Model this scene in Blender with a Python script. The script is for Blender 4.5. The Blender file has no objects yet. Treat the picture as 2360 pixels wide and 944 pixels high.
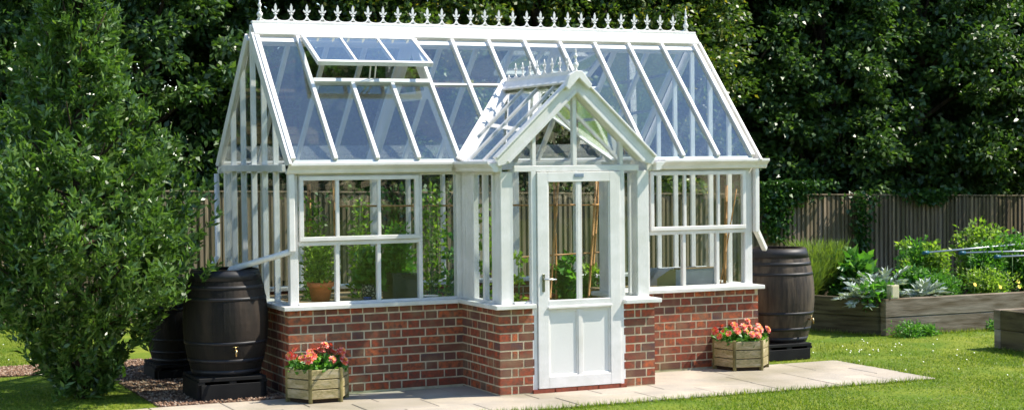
import bpy, bmesh, math, random
import numpy as np
from mathutils import Vector, Matrix
rad = math.radians
random.seed(7)
SC = bpy.context.scene
COL = SC.collection

# ------------------------------------------------------------------ camera
CAM = Vector((-4.0756, -13.7260, 1.9983)); YAW = rad(24.2394); PIT = rad(-1.5091); ROL = rad(-0.5767)
fwd = Vector((math.sin(YAW)*math.cos(PIT), math.cos(YAW)*math.cos(PIT), math.sin(PIT)))
rgt = Vector((math.cos(YAW), -math.sin(YAW), 0)); upv = rgt.cross(fwd)
r2 = math.cos(ROL)*rgt + math.sin(ROL)*upv; u2 = -math.sin(ROL)*rgt + math.cos(ROL)*upv
cd = bpy.data.cameras.new('camera'); cam = bpy.data.objects.new('camera', cd); COL.objects.link(cam)
cam.matrix_world = Matrix(((r2.x, u2.x, -fwd.x, CAM.x), (r2.y, u2.y, -fwd.y, CAM.y), (r2.z, u2.z, -fwd.z, CAM.z), (0, 0, 0, 1)))
cd.sensor_width = 36; cd.lens = 3839.2/2360*36; cd.clip_end = 500; cd.clip_start = .05
SC.camera = cam
# ------------------------------------------------------------------ light
SUN_EL, SUN_AZ = rad(51), rad(-17)       # azimuth measured from +X towards +Y
sdir = Vector((math.cos(SUN_EL)*math.cos(SUN_AZ), math.cos(SUN_EL)*math.sin(SUN_AZ), math.sin(SUN_EL)))
w = bpy.data.worlds.new('World'); SC.world = w; w.use_nodes = True
wn = w.node_tree; bg = wn.nodes['Background']
sky = wn.nodes.new('ShaderNodeTexSky'); sky.sky_type = 'NISHITA'; sky.sun_disc = False
sky.sun_elevation = SUN_EL; sky.sun_rotation = math.pi/2 - SUN_AZ; sky.dust_density = .0; sky.ozone_density = 1.0
wn.links.new(sky.outputs[0], bg.inputs[0]); bg.inputs[1].default_value = .15
sl = bpy.data.lights.new('sun', 'SUN'); sl.energy = 4.9; sl.angle = rad(.5); sl.color = (1, .935, .81)
so = bpy.data.objects.new('sun', sl); COL.objects.link(so)
so.rotation_euler = sdir.to_track_quat('Z', 'Y').to_euler(); so.location = (10, -6, 14)
SC.view_settings.view_transform = 'Standard'; SC.view_settings.look = 'None'
SC.view_settings.exposure = .80; SC.view_settings.gamma = 1
cy = SC.cycles
cy.max_bounces = 8; cy.diffuse_bounces = 3; cy.glossy_bounces = 3; cy.transmission_bounces = 4
cy.transparent_max_bounces = 40; cy.use_denoising = True; cy.denoising_input_passes = 'RGB_ALBEDO'; cy.caustics_reflective = False; cy.caustics_refractive = False

# ------------------------------------------------------------------ helpers: objects
def link(o, parent=None):
    COL.objects.link(o)
    if parent is not None: o.parent = parent
    return o
def T(o, label=None, cat=None, group=None, kind=None):
    if label: o['label'] = label
    if cat: o['category'] = cat
    if group: o['group'] = group
    if kind: o['kind'] = kind
    return o
def thing(name, label, cat, loc=(0, 0, 0), group=None, rz=0):
    o = bpy.data.objects.new(name, None); o.empty_display_size = .1
    link(o); o.location = loc; o.rotation_euler = (0, 0, rz)
    return T(o, label, cat, group)
def fin(name, bm, mats, parent=None, smooth=False, loc=None):
    me = bpy.data.meshes.new(name)
    bmesh.ops.recalc_face_normals(bm, faces=bm.faces[:])
    if parent is not None and parent.type == 'EMPTY' and parent.get('origin') is None and parent.location.length > 0 and getattr(bm, 'dummy', 0): pass
    bm.to_mesh(me); bm.free()
    for m in (mats if isinstance(mats, (list, tuple)) else [mats]): me.materials.append(m)
    if smooth:
        for p in me.polygons: p.use_smooth = True
    o = bpy.data.objects.new(name, me); link(o, parent)
    if loc is not None: o.location = loc
    return o
def npmesh(name, V, F, mat, parent=None, mi=None):
    """V (n,3) float, F (m,k) int"""
    me = bpy.data.meshes.new(name); V = np.asarray(V, np.float32); F = np.asarray(F, np.int32)
    k = F.shape[1]; m = len(F)
    me.vertices.add(len(V)); me.vertices.foreach_set('co', V.ravel())
    me.loops.add(m*k); me.loops.foreach_set('vertex_index', F.ravel())
    me.polygons.add(m); me.polygons.foreach_set('loop_start', np.arange(0, m*k, k, dtype=np.int32))
    try: me.polygons.foreach_set('loop_total', np.full(m, k, np.int32))
    except Exception: pass
    for q in (mat if isinstance(mat, (list, tuple)) else [mat]): me.materials.append(q)
    if mi is not None: me.polygons.foreach_set('material_index', np.asarray(mi, np.int32))
    me.update(calc_edges=True); me.validate()
    o = bpy.data.objects.new(name, me); link(o, parent); return o
def box(bm, x0, x1, y0, y1, z0, z1, mi=0):
    v = [bm.verts.new(c) for c in ((x0,y0,z0),(x1,y0,z0),(x1,y1,z0),(x0,y1,z0),(x0,y0,z1),(x1,y0,z1),(x1,y1,z1),(x0,y1,z1))]
    fs = []
    for f in ((0,3,2,1),(4,5,6,7),(0,1,5,4),(1,2,6,5),(2,3,7,6),(3,0,4,7)):
        a = bm.faces.new([v[i] for i in f]); a.material_index = mi; fs.append(a)
    return fs
def beam(bm, p, q, wd, ht, up=(0, 0, 1), mi=0, off=0.0):
    """box from p to q; wd across, ht along 'up' (orthogonalised), shifted by off along up"""
    p, q, up = Vector(p), Vector(q), Vector(up)
    d = (q-p).normalized(); s = d.cross(up).normalized(); u = s.cross(d).normalized()
    v = []
    for c in (p, q):
        for a, b in ((-1,-1),(1,-1),(1,1),(-1,1)):
            v.append(bm.verts.new(c + s*(a*wd/2) + u*(b*ht/2 + off)))
    for f in ((3,2,1,0),(4,5,6,7),(0,1,5,4),(1,2,6,5),(2,3,7,6),(3,0,4,7)):
        a = bm.faces.new([v[i] for i in f]); a.material_index = mi
def prism(bm, poly, vec, mi=0):
    """extrude a planar polygon (list of 3D points) by vec"""
    vec = Vector(vec); a = [bm.verts.new(p) for p in poly]; b = [bm.verts.new(Vector(p)+vec) for p in poly]
    n = len(poly); fs = [bm.faces.new(a[::-1]), bm.faces.new(b)]
    for i in range(n): fs.append(bm.faces.new([a[i], a[(i+1) % n], b[(i+1) % n], b[i]]))
    for f in fs: f.material_index = mi
def tube(bm, pts, radii, n=8, mi=0, cap=True):
    pts = [Vector(p) for p in pts]; rings = []
    if not hasattr(radii, '__len__'): radii = [radii]*len(pts)
    prev = None
    for i, p in enumerate(pts):
        d = (pts[min(i+1, len(pts)-1)] - pts[max(i-1, 0)]).normalized()
        ref = prev if prev is not None else (Vector((1, 0, 0)) if abs(d.x) < .9 else Vector((0, 1, 0)))
        s = (ref - d*ref.dot(d))
        s = s.normalized() if s.length > 1e-5 else d.orthogonal().normalized()
        prev = s; t = d.cross(s)
        rings.append([bm.verts.new(p + (s*math.cos(a)+t*math.sin(a))*radii[i]) for a in [2*math.pi*k/n for k in range(n)]])
    for a, b in zip(rings, rings[1:]):
        for k in range(n):
            f = bm.faces.new([a[k], a[(k+1) % n], b[(k+1) % n], b[k]]); f.material_index = mi; f.smooth = True
    if cap:
        f = bm.faces.new(rings[0][::-1]); f.material_index = mi
        f = bm.faces.new(rings[-1]); f.material_index = mi
def lathe(bm, prof, n=32, c=(0, 0, 0), mi=0, cap=False):
    rings = []
    for r, z in prof:
        rings.append([bm.verts.new((c[0]+r*math.cos(2*math.pi*k/n), c[1]+r*math.sin(2*math.pi*k/n), c[2]+z)) for k in range(n)])
    for a, b in zip(rings, rings[1:]):
        for k in range(n):
            f = bm.faces.new([a[k], a[(k+1) % n], b[(k+1) % n], b[k]]); f.material_index = mi; f.smooth = True
    if cap:
        for r in (rings[0][::-1], rings[-1]):
            f = bm.faces.new(r); f.material_index = mi
    return rings
def BM(): return bmesh.new()
def bevel(o, wd=.004, seg=1):
    m = o.modifiers.new('bevel', 'BEVEL'); m.width = wd; m.segments = seg; m.limit_method = 'ANGLE'; return o

# ------------------------------------------------------------------ helpers: materials
def mat(name, col, rough=.5, spec=.5, var=None, vscale=8, bump=0, bscale=60, island=0, coat=0, metal=0, trans=0, stretch=None, var2=None):
    """procedural principled; var = second colour mixed by noise; island = per-piece colour variation"""
    m = bpy.data.materials.new(name); m.use_nodes = True; nt = m.node_tree; N = nt.nodes; L_ = nt.links
    b = N['Principled BSDF']; b.inputs['Roughness'].default_value = rough; b.inputs['Specular IOR Level'].default_value = spec
    b.inputs['Metallic'].default_value = metal; b.inputs['Coat Weight'].default_value = coat
    tc = N.new('ShaderNodeTexCoord'); mp = N.new('ShaderNodeMapping'); L_.new(tc.outputs['Object'], mp.inputs[0])
    if stretch: mp.inputs['Scale'].default_value = stretch
    src = None
    rgb = N.new('ShaderNodeRGB'); rgb.outputs[0].default_value = (*col, 1); src = rgb.outputs[0]
    def mix(a, bcol, fac, mode='MIX'):
        x = N.new('ShaderNodeMix'); x.data_type = 'RGBA'; x.blend_type = mode
        L_.new(a, x.inputs['A'])
        if isinstance(bcol, tuple): x.inputs['B'].default_value = (*bcol, 1)
        else: L_.new(bcol, x.inputs['B'])
        if isinstance(fac, (int, float)): x.inputs['Factor'].default_value = fac
        else: L_.new(fac, x.inputs['Factor'])
        return x.outputs['Result']
    def noise(sc, det=6, ramp=(.35, .65)):
        n = N.new('ShaderNodeTexNoise'); n.inputs['Scale'].default_value = sc; n.inputs['Detail'].default_value = det
        L_.new(mp.outputs[0], n.inputs['Vector'])
        r = N.new('ShaderNodeMapRange'); r.inputs[1].default_value = ramp[0]; r.inputs[2].default_value = ramp[1]
        L_.new(n.outputs['Fac'], r.inputs[0]); return r.outputs[0]
    if island:
        g = N.new('ShaderNodeNewGeometry'); cr = N.new('ShaderNodeValToRGB'); L_.new(g.outputs['Random Per Island'], cr.inputs[0])
        if isinstance(island, list):
            el = cr.color_ramp.elements; cr.color_ramp.interpolation = 'CONSTANT'
            while len(el) < len(island): el.new(.5)
            for i, (p, c) in enumerate(island): el[i].position = p; el[i].color = (*c, 1)
            src = cr.outputs[0]
        else:
            el = cr.color_ramp.elements
            el[0].color = (1-island, 1-island, 1-island, 1); el[1].color = (1+island, 1+island, 1+island*.8, 1)
            src = mix(src, cr.outputs[0], 1.0, 'MULTIPLY')
    if var: src = mix(src, var, noise(vscale))
    if var2: src = mix(src, var2, noise(vscale*.23, 4, (.5, .75)))
    L_.new(src, b.inputs['Base Color'])
    if bump:
        n = N.new('ShaderNodeTexNoise'); n.inputs['Scale'].default_value = bscale; n.inputs['Detail'].default_value = 5
        L_.new(mp.outputs[0], n.inputs['Vector'])
        bp = N.new('ShaderNodeBump'); bp.inputs['Strength'].default_value = bump; bp.inputs['Distance'].default_value = .01
        L_.new(n.outputs['Fac'], bp.inputs['Height']); L_.new(bp.outputs[0], b.inputs['Normal'])
    return m
def leafmat(name, cols, rough=.38, trans=.25, spec=.5):
    """per-leaf colour by island; a share of light passes through the leaf"""
    m = bpy.data.materials.new(name); m.use_nodes = True; nt = m.node_tree; N = nt.nodes; L_ = nt.links
    b = N['Principled BSDF']; b.inputs['Roughness'].default_value = rough; b.inputs['Specular IOR Level'].default_value = spec
    g = N.new('ShaderNodeNewGeometry'); cr = N.new('ShaderNodeValToRGB'); L_.new(g.outputs['Random Per Island'], cr.inputs[0])
    el = cr.color_ramp.elements
    while len(el) < len(cols): el.new(.5)
    for i, (p, c) in enumerate(cols): el[i].position = p; el[i].color = (*c, 1)
    L_.new(cr.outputs[0], b.inputs['Base Color'])
    tr = N.new('ShaderNodeBsdfTranslucent'); hs = N.new('ShaderNodeMix'); hs.data_type = 'RGBA'; hs.blend_type = 'MULTIPLY'
    hs.inputs['Factor'].default_value = 1; L_.new(cr.outputs[0], hs.inputs['A']); hs.inputs['B'].default_value = (1.5, 1.7, .6, 1)
    L_.new(hs.outputs['Result'], tr.inputs[0])
    mx = N.new('ShaderNodeMixShader'); mx.inputs[0].default_value = trans
    L_.new(b.outputs[0], mx.inputs[1]); L_.new(tr.outputs[0], mx.inputs[2]); L_.new(mx.outputs[0], N['Material Output'].inputs[0])
    return m
def glassmat(name, haze=.05, tint=(.93, .97, .96), boost=1.25):
    m = bpy.data.materials.new(name); m.use_nodes = True; nt = m.node_tree; N = nt.nodes; L_ = nt.links
    for n in list(N):
        if n.type == 'BSDF_PRINCIPLED': N.remove(n)
    out = [n for n in N if n.type == 'OUTPUT_MATERIAL'][0]
    t = N.new('ShaderNodeBsdfTransparent'); t.inputs[0].default_value = (*tint, 1)
    g = N.new('ShaderNodeBsdfGlossy'); g.inputs['Roughness'].default_value = .015; g.inputs[0].default_value = (1, 1, 1, 1)
    fr = N.new('ShaderNodeFresnel'); gm = N.new('ShaderNodeNewGeometry'); mi_ = N.new('ShaderNodeMath'); mi_.operation = 'MULTIPLY_ADD'
    mi_.inputs[1].default_value = 1/1.5-1.5; mi_.inputs[2].default_value = 1.5; L_.new(gm.outputs['Backfacing'], mi_.inputs[0]); L_.new(mi_.outputs[0], fr.inputs[0])
    ml = N.new('ShaderNodeMath'); ml.operation = 'MULTIPLY'; ml.inputs[1].default_value = boost; L_.new(fr.outputs[0], ml.inputs[0]); ml.use_clamp = True
    d = N.new('ShaderNodeBsdfDiffuse'); d.inputs[0].default_value = (.75, .78, .8, 1)
    tc = N.new('ShaderNodeTexCoord'); ns = N.new('ShaderNodeTexNoise'); ns.inputs['Scale'].default_value = 1.6; ns.inputs['Detail'].default_value = 2
    L_.new(tc.outputs['Object'], ns.inputs['Vector'])
    mr = N.new('ShaderNodeMapRange'); mr.inputs[1].default_value = .35; mr.inputs[2].default_value = .75
    mr.inputs[3].default_value = haze*.5; mr.inputs[4].default_value = haze*1.8; L_.new(ns.outputs['Fac'], mr.inputs[0])
    m1 = N.new('ShaderNodeMixShader'); L_.new(mr.outputs[0], m1.inputs[0]); L_.new(t.outputs[0], m1.inputs[1]); L_.new(d.outputs[0], m1.inputs[2])
    m2 = N.new('ShaderNodeMixShader'); L_.new(ml.outputs[0], m2.inputs[0]); L_.new(m1.outputs[0], m2.inputs[1]); L_.new(g.outputs[0], m2.inputs[2])
    L_.new(m2.outputs[0], out.inputs[0]); return m

M = {}
M['white'] = mat('white_paint', (.81, .78, .765), .36, var=(.72, .70, .67), vscale=9, bump=.05, bscale=40, var2=(.66, .64, .59))
M['sillw'] = mat('sill_paint', (.80, .78, .75), .4, var=(.62, .61, .55), vscale=5)
M['panel'] = mat('door_panel_paint', (.78, .765, .74), .34, var=(.74, .725, .70), vscale=2)
M['glass'] = glassmat('wall_glass', .001, tint=(.97, .985, .98), boost=.5)
M['rglass'] = glassmat('roof_glass', .008, boost=2.6)
M['brick'] = mat('brick', (.3, .08, .05), .88, .15, island=[(0, (.40, .085, .040)), (.16, (.30, .065, .036)), (.3, (.50, .135, .055)), (.42, (.20, .072, .05)), (.52, (.36, .08, .04)),
      (.66, (.26, .078, .05)), (.76, (.15, .072, .06)), (.86, (.47, .12, .05)), (.94, (.12, .07, .068))], var=(.17, .075, .05), vscale=22, bump=.6, bscale=90, var2=(.24, .15, .09))
M['mortar'] = mat('mortar', (.66, .57, .39), .95, .1, var=(.46, .39, .26), vscale=9, bump=.4, bscale=150)
M['slab'] = mat('sandstone', (.45, .385, .31), .85, .2, island=.15, var=(.37, .325, .27), vscale=3, bump=.4, bscale=40, var2=(.23, .20, .13))
M['joint'] = mat('slab_joint', (.13, .12, .08), .95, .1, var=(.07, .085, .03), vscale=9)
M['step'] = mat('step_brick', (.30, .08, .045), .9, .2, var=(.2, .06, .04), vscale=30)
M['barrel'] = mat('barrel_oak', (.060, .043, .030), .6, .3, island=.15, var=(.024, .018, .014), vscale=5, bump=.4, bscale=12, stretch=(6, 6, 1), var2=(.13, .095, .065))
M['barrelshade'] = mat('shaded_barrel_oak', (.013, .011, .008), .72, .25, island=.15, var=(.007, .006, .006), vscale=5, bump=.4, bscale=12, stretch=(3, 3, 1), var2=(.05, .034, .024))  # left barrels: the shade they stand in is put into the oak colour
M['hoop'] = mat('barrel_hoop', (.010, .011, .015), .5, .35, var=(.022, .02, .022), vscale=9)
M['black'] = mat('black_stand', (.005, .005, .006), .75, .25, var=(.010, .010, .010), vscale=6)
M['brass'] = mat('brass', (.62, .46, .22), .3, metal=1, var=(.3, .2, .1), vscale=40)
M['planter'] = mat('treated_timber', (.40, .32, .17), .75, .3, island=.14, var=(.25, .21, .085), vscale=4, bump=.35, bscale=10, stretch=(8, 8, 30), var2=(.50, .42, .27))
M['planterpost'] = mat('treated_post', (.26, .22, .08), .75, .3, var=(.12, .10, .035), vscale=9)
M['soil'] = mat('soil', (.035, .024, .016), .95, .1, var=(.06, .04, .025), vscale=30, bump=1, bscale=50)
M['sleeper'] = mat('sleeper_timber', (.24, .195, .15), .85, .2, island=.12, var=(.11, .08, .045), vscale=2.6, bump=.4, bscale=8, stretch=(1, 1, 8), var2=(.36, .32, .26))
M['sleepershade'] = mat('shaded_sleeper_timber', (.115, .095, .055), .9, .15, island=.12, var=(.05, .04, .022), vscale=2.6, bump=.4, bscale=8, stretch=(1, 1, 8), var2=(.17, .14, .07))  # left-side sleepers: greener brown, with that side's shade painted into the colour
M['fence'] = mat('fence_board', (.22, .165, .12), .9, .15, island=.55, var=(.11, .095, .055), vscale=2, bump=.3, bscale=20, stretch=(8, 8, .6), var2=(.25, .205, .165))
M['cane'] = mat('bamboo_cane', (.62, .33, .11), .5, .4, var=(.42, .20, .07), vscale=12)
M['stake'] = mat('timber_stake', (.52, .27, .10), .7, .2, var=(.24, .12, .05), vscale=9, stretch=(8, 8, 1))
M['terra'] = mat('terracotta', (.66, .20, .07), .8, .2, var=(.52, .16, .06), vscale=9, bump=.1)
M['bench'] = mat('bench_timber', (.36, .25, .14), .7, .2, island=.1, var=(.25, .17, .09), vscale=5, stretch=(1, 8, 8))
M['bark'] = mat('bark', (.09, .065, .045), .9, .1, var=(.04, .03, .02), vscale=12, bump=.8, bscale=25, stretch=(1, 1, .25))
M['greenstem'] = mat('green_stem', (.10, .18, .05), .6, .3)
M['gravel'] = mat('gravel_stone', (.40, .27, .20), .85, .2, island=[(0, (.27, .165, .11)), (.25, (.15, .085, .055)), (.45, (.34, .25, .18)), (.62, (.10, .06, .04)), (.78, (.22, .13, .08)), (.92, (.42, .33, .26))])
M['gravelbed'] = mat('gravel_bed', (.20, .13, .09), .95, .1, var=(.10, .065, .045), vscale=60, bump=1, bscale=90)
M['steel'] = mat('door_steel', (.62, .62, .6), .28, metal=1)
M['plate'] = mat('handle_plate', (.16, .17, .12), .35, metal=.8)
M['grey'] = mat('name_plate', (.20, .25, .33), .4)
M['alu'] = mat('aluminium_tube', (.50, .52, .55), .35, metal=.7)
M['teal'] = mat('teal_cap', (.015, .10, .15), .4)
M['tapewhite'] = mat('cream_block', (.62, .55, .36), .7)
M['darkcrate'] = mat('dark_plastic', (.010, .014, .014), .45)
M['blue'] = mat('blue_glaze', (.02, .05, .22), .2)
M['perlite'] = None
M['galv'] = mat('galvanised_sheet', (.30, .33, .37), .4, metal=.5, var=(.2, .22, .25), vscale=3)
M['olive'] = mat('olive_sheet', (.20, .17, .055), .6)
M['petal'] = mat('coral_petal', (.78, .10, .065), .55, island=[(0, (.82, .11, .06)), (.25, (.88, .22, .09)), (.45, (.74, .05, .05)), (.62, (.88, .30, .20)), (.78, (.85, .35, .30)), (.92, (.90, .36, .10))])
M['core'] = mat('yellow_flower_centre', (.85, .38, .04), .6)
M['daisy'] = mat('white_daisy', (.75, .74, .68), .6)
# mosaic pot: pale cells with dark network
m = bpy.data.materials.new('mosaic_glaze'); m.use_nodes = True; nt = m.node_tree
vo = nt.nodes.new('ShaderNodeTexVoronoi'); vo.feature = 'DISTANCE_TO_EDGE'; vo.inputs['Scale'].default_value = 34
tc = nt.nodes.new('ShaderNodeTexCoord'); nt.links.new(tc.outputs['Object'], vo.inputs['Vector'])
cr = nt.nodes.new('ShaderNodeValToRGB'); cr.color_ramp.elements[0].color = (.02, .02, .018, 1); cr.color_ramp.elements[1].color = (.42, .38, .27, 1)
cr.color_ramp.elements[0].position = .12; cr.color_ramp.elements[1].position = .22
nt.links.new(vo.outputs[0], cr.inputs[0]); nt.links.new(cr.outputs[0], nt.nodes['Principled BSDF'].inputs['Base Color']); M['mosaic'] = m
# lawn
m = bpy.data.materials.new('lawn_turf'); m.use_nodes = True; nt = m.node_tree; N = nt.nodes; b = N['Principled BSDF']
b.inputs['Roughness'].default_value = .9; b.inputs['Specular IOR Level'].default_value = .1
tc = N.new('ShaderNodeTexCoord')
def nz(sc, det, a, bb):
    n = N.new('ShaderNodeTexNoise'); n.inputs['Scale'].default_value = sc; n.inputs['Detail'].default_value = det
    nt.links.new(tc.outputs['Object'], n.inputs['Vector']); r = N.new('ShaderNodeMapRange'); r.inputs[1].default_value = a; r.inputs[2].default_value = bb
    nt.links.new(n.outputs['Fac'], r.inputs[0]); return r.outputs[0]
def mx(a, bcol, fac):
    x = N.new('ShaderNodeMix'); x.data_type = 'RGBA'
    if isinstance(a, tuple): x.inputs['A'].default_value = (*a, 1)
    else: nt.links.new(a, x.inputs['A'])
    x.inputs['B'].default_value = (*bcol, 1); nt.links.new(fac, x.inputs['Factor']); return x.outputs['Result']
c = mx((.10, .16, .016), (.20, .23, .03), nz(1.6, 6, .4, .65)); c = mx(c, (.05, .10, .012), nz(40, 4, .5, .75)); c = mx(c, (.20, .20, .06), nz(3.7, 6, .62, .8))
nt.links.new(c, b.inputs['Base Color']); M['lawn'] = m

M['blade'] = leafmat('grass_blades', [(0, (.075, .135, .012)), (.4, (.13, .20, .018)), (.75, (.20, .26, .026)), (1, (.30, .30, .06))], .5, .35, .3)
M['bay'] = leafmat('bay_leaf', [(0, (.045, .100, .022)), (.5, (.080, .160, .034)), (.85, (.125, .215, .05)), (1, (.19, .28, .08))], .34, .3, .6)
M['ever'] = leafmat('evergreen_leaf', [(0, (.026, .060, .020)), (.55, (.048, .105, .028)), (.85, (.08, .15, .036)), (1, (.14, .22, .055))], .4, .28, .5)
M['ever2'] = leafmat('beech_leaf', [(0, (.03, .065, .015)), (.5, (.065, .12, .024)), (.86, (.11, .17, .03)), (.95, (.25, .26, .05)), (1, (.42, .34, .04))], .42, .35)
M['ivy'] = leafmat('ivy_leaf', [(0, (.02, .06, .015)), (.6, (.035, .10, .02)), (1, (.09, .18, .04))], .35, .2)
M['tomato'] = leafmat('tomato_leaf', [(0, (.11, .19, .025)), (.6, (.19, .31, .045)), (1, (.34, .44, .09))], .45, .45)
M['lush'] = leafmat('lush_leaf', [(0, (.045, .14, .02)), (.6, (.09, .25, .035)), (1, (.18, .35, .06))], .45, .35)
M['silver'] = leafmat('silver_leaf', [(0, (.26, .32, .27)), (.7, (.40, .46, .42)), (1, (.52, .56, .52))], .6, .12)
M['feather'] = leafmat('feathery_leaf', [(0, (.11, .17, .025)), (1, (.20, .27, .05))], .6, .35)
M['yellow'] = mat('yellow_bloom', (.75, .55, .03), .6)
M['tomred'] = mat('ripe_fruit', (.6, .10, .02), .3)

# ------------------------------------------------------------------ helpers: foliage
def rng(s): return np.random.default_rng(s)
def unit(a): return a/np.maximum(np.linalg.norm(a, axis=-1, keepdims=True), 1e-9)
def leaf_arrays(P, D, ln, wd, r, fold=.25, flat=0.):
    n = len(P); D = unit(D); S = unit(np.cross(D, r.normal(size=(n, 3))*(1-flat)+np.array([0, 0, 1.6*flat]))); Nn = np.cross(S, D)
    ln = ln*(.65+.6*r.random((n, 1))); wd = wd*(.7+.5*r.random((n, 1)))
    a = P; b_ = P + D*ln*.45 + S*wd/2 + Nn*wd*fold; c_ = P + D*ln + Nn*wd*-.25; d_ = P + D*ln*.45 - S*wd/2 + Nn*wd*fold
    V = np.stack([a, b_, c_, d_], 1).reshape(-1, 3); F = np.arange(4*n).reshape(-1, 4); return V, F
def leaves(name, P, D, ln, wd, mt, parent, seed=1, fold=.25, flat=0.):
    V, F = leaf_arrays(np.asarray(P, float), np.asarray(D, float), ln, wd, rng(seed), fold, flat)
    return npmesh(name, V, F, mt, parent)
def clump_cloud(cent, rads, per, r, up=.35, out=.8, ctr=None):
    """leaves gathered in clumps; each leaf points away from its clump centre"""
    cent = np.asarray(cent); k = len(cent); idx = np.repeat(np.arange(k), per)
    g = unit(r.normal(size=(len(idx), 3)))*(r.random((len(idx), 1))**.45)
    g[:, 2] *= .5
    P = cent[idx] + g*np.asarray(rads)[idx][:, None]
    D = unit(g)*out + r.normal(size=g.shape)*.45 + np.array([0, 0, up])
    return P, D

# ================================================================== SETTING
bm = BM()
nx, ny = 60, 60
for (x0, x1, y0, y1) in [(-120, 160, -60, 220)]:
    vs = [bm.verts.new((x, y, -.006)) for x, y in ((x0, y0), (x1, y0), (x1, y1), (x0, y1))]; bm.faces.new(vs)
T(fin('lawn', bm, M['lawn']), kind='structure')

# patio: bed + individual slabs with gaps
PX0, PX1, PY0, PY1 = -3.2, 5.55, -1.63, -.075
bm = BM(); box(bm, PX0+.01, PX1-.01, PY0+.01, PY1-.005, -.10, .001)
pat = T(fin('patio', bm, M['joint']), kind='structure')
bm = BM(); r = random.Random(3)
y = PY0
rows = [.52, .46, .575]
for ri, h in enumerate(rows):
    x = PX0 - r.random()*.3; y1 = y + h
    while x < PX1:
        wd = r.choice([.6, .75, .9, .6]); x1 = min(x+wd, PX1)
        if PX1-x1 < .2: x1 = PX1
        xa = max(x, PX0)
        if x1 - xa > .05: box(bm, xa+.004, x1-.004, y+.006, y1-.005, -.02, .007 + r.uniform(-.0015, .0015))
        x = x1
    y = y1
# strip between slabs and right of the dwarf wall
T(bevel(fin('paving_slabs', bm, M['slab'], pat), .004), None)

# gravel margin left of the greenhouse and strip across the lawn
bm = BM()
box(bm, -1.12, -.002, PY1+.004, 3.42, -.05, .004); box(bm, -9, -1.12, 2.66, 3.42, -.05, .004)
T(fin('gravel_path', bm, M['gravelbed']), kind='structure')
r_ = rng(5)
def pebbles(n, x0, x1, y0, y1):
    return np.stack([r_.uniform(x0, x1, n), r_.uniform(y0, y1, n), r_.uniform(.004, .012, n)], 1)
C_ = np.concatenate([pebbles(6500, -1.12, -.02, -.06, 3.42), pebbles(9000, -4.2, -1.12, 2.66, 3.42)])
oc = np.array([(1,0,0),(0,1,0),(-1,0,0),(0,-1,0),(0,0,1),(0,0,-1)], float); of = np.array([(0,1,4),(1,2,4),(2,3,4),(3,0,4),(1,0,5),(2,1,5),(3,2,5),(0,3,5)])
sz = r_.uniform(.008, .02, (len(C_), 1, 3)); an = r_.uniform(0, 6.28, len(C_)); O = oc[None]*sz
Ox = O[..., 0]*np.cos(an)[:, None]-O[..., 1]*np.sin(an)[:, None]; Oy = O[..., 0]*np.sin(an)[:, None]+O[..., 1]*np.cos(an)[:, None]
V = (C_[:, None]+np.stack([Ox, Oy, O[..., 2]*.7], -1)).reshape(-1, 3); F = (of[None]+6*np.arange(len(C_))[:, None, None]).reshape(-1, 3)
T(npmesh('gravel', V, F, M['gravel']), 'loose pinkish brown gravel on the path beside the barrels', 'gravel', kind='stuff')

# grass blades
def in_bed(x, y):
    k = (x > PX0) & (x < PX1) & (y > PY0+.01) & (y < PY1)
    k |= (x > -1.12) & (x < 4.8) & (y > -.08) & (y < 3.4)
    k |= (y > 2.64) & (y < 3.44) & (x < -1.1)
    k |= (x > 7.35-.42*(y-1.55)) & (y > 1.52) & (y < 3.4); k |= (x > 7.6) & (y > -2.6) & (y < .05)
    k |= (x > 1.6) & (x < 3.1) & (y > -.85) & (y < 0)
    return ~k
def grass(n, x0, x1, y0, y1, r):
    x = r.uniform(x0, x1, n); y = r.uniform(y0, y1, n); k = in_bed(x, y); x, y = x[k], y[k]
    # patchy density
    d = np.sin(x*3.1+y*1.7)+np.sin(y*4.3-x*2.2)+r.normal(size=len(x))*.9
    k = d > -1.4; return x[k], y[k]
r_ = rng(8)
parts = [grass(150000, -.6, 8.6, -4.6, -.2, r_), grass(90000, 4.6, 14, -.2, 7.3, r_), grass(60000, -4.4, -.9, -.1, 7.3, r_), grass(9000, -4, 0, -2.4, -1.6, r_)]
x = np.concatenate([p[0] for p in parts]); y = np.concatenate([p[1] for p in parts]); n = len(x)
h = r_.uniform(.009, .026, n)*(1+.35*np.sin(x*2.3)*np.sin(y*1.9)); a = r_.uniform(0, 6.28, n); wd = r_.uniform(.0025, .005, n); ln = r_.normal(0, .014, (n, 2))
base = np.stack([x, y, np.full(n, -.006)], 1); s = np.stack([np.cos(a)*wd, np.sin(a)*wd, np.zeros(n)], 1)
tip = base + np.stack([ln[:, 0], ln[:, 1], h], 1)
V = np.stack([base-s, base+s, tip], 1).reshape(-1, 3)
T(npmesh('grass', V, np.arange(3*n).reshape(-1, 3), M['blade']), 'short mown green grass of the lawn', 'grass', kind='stuff')
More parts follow.
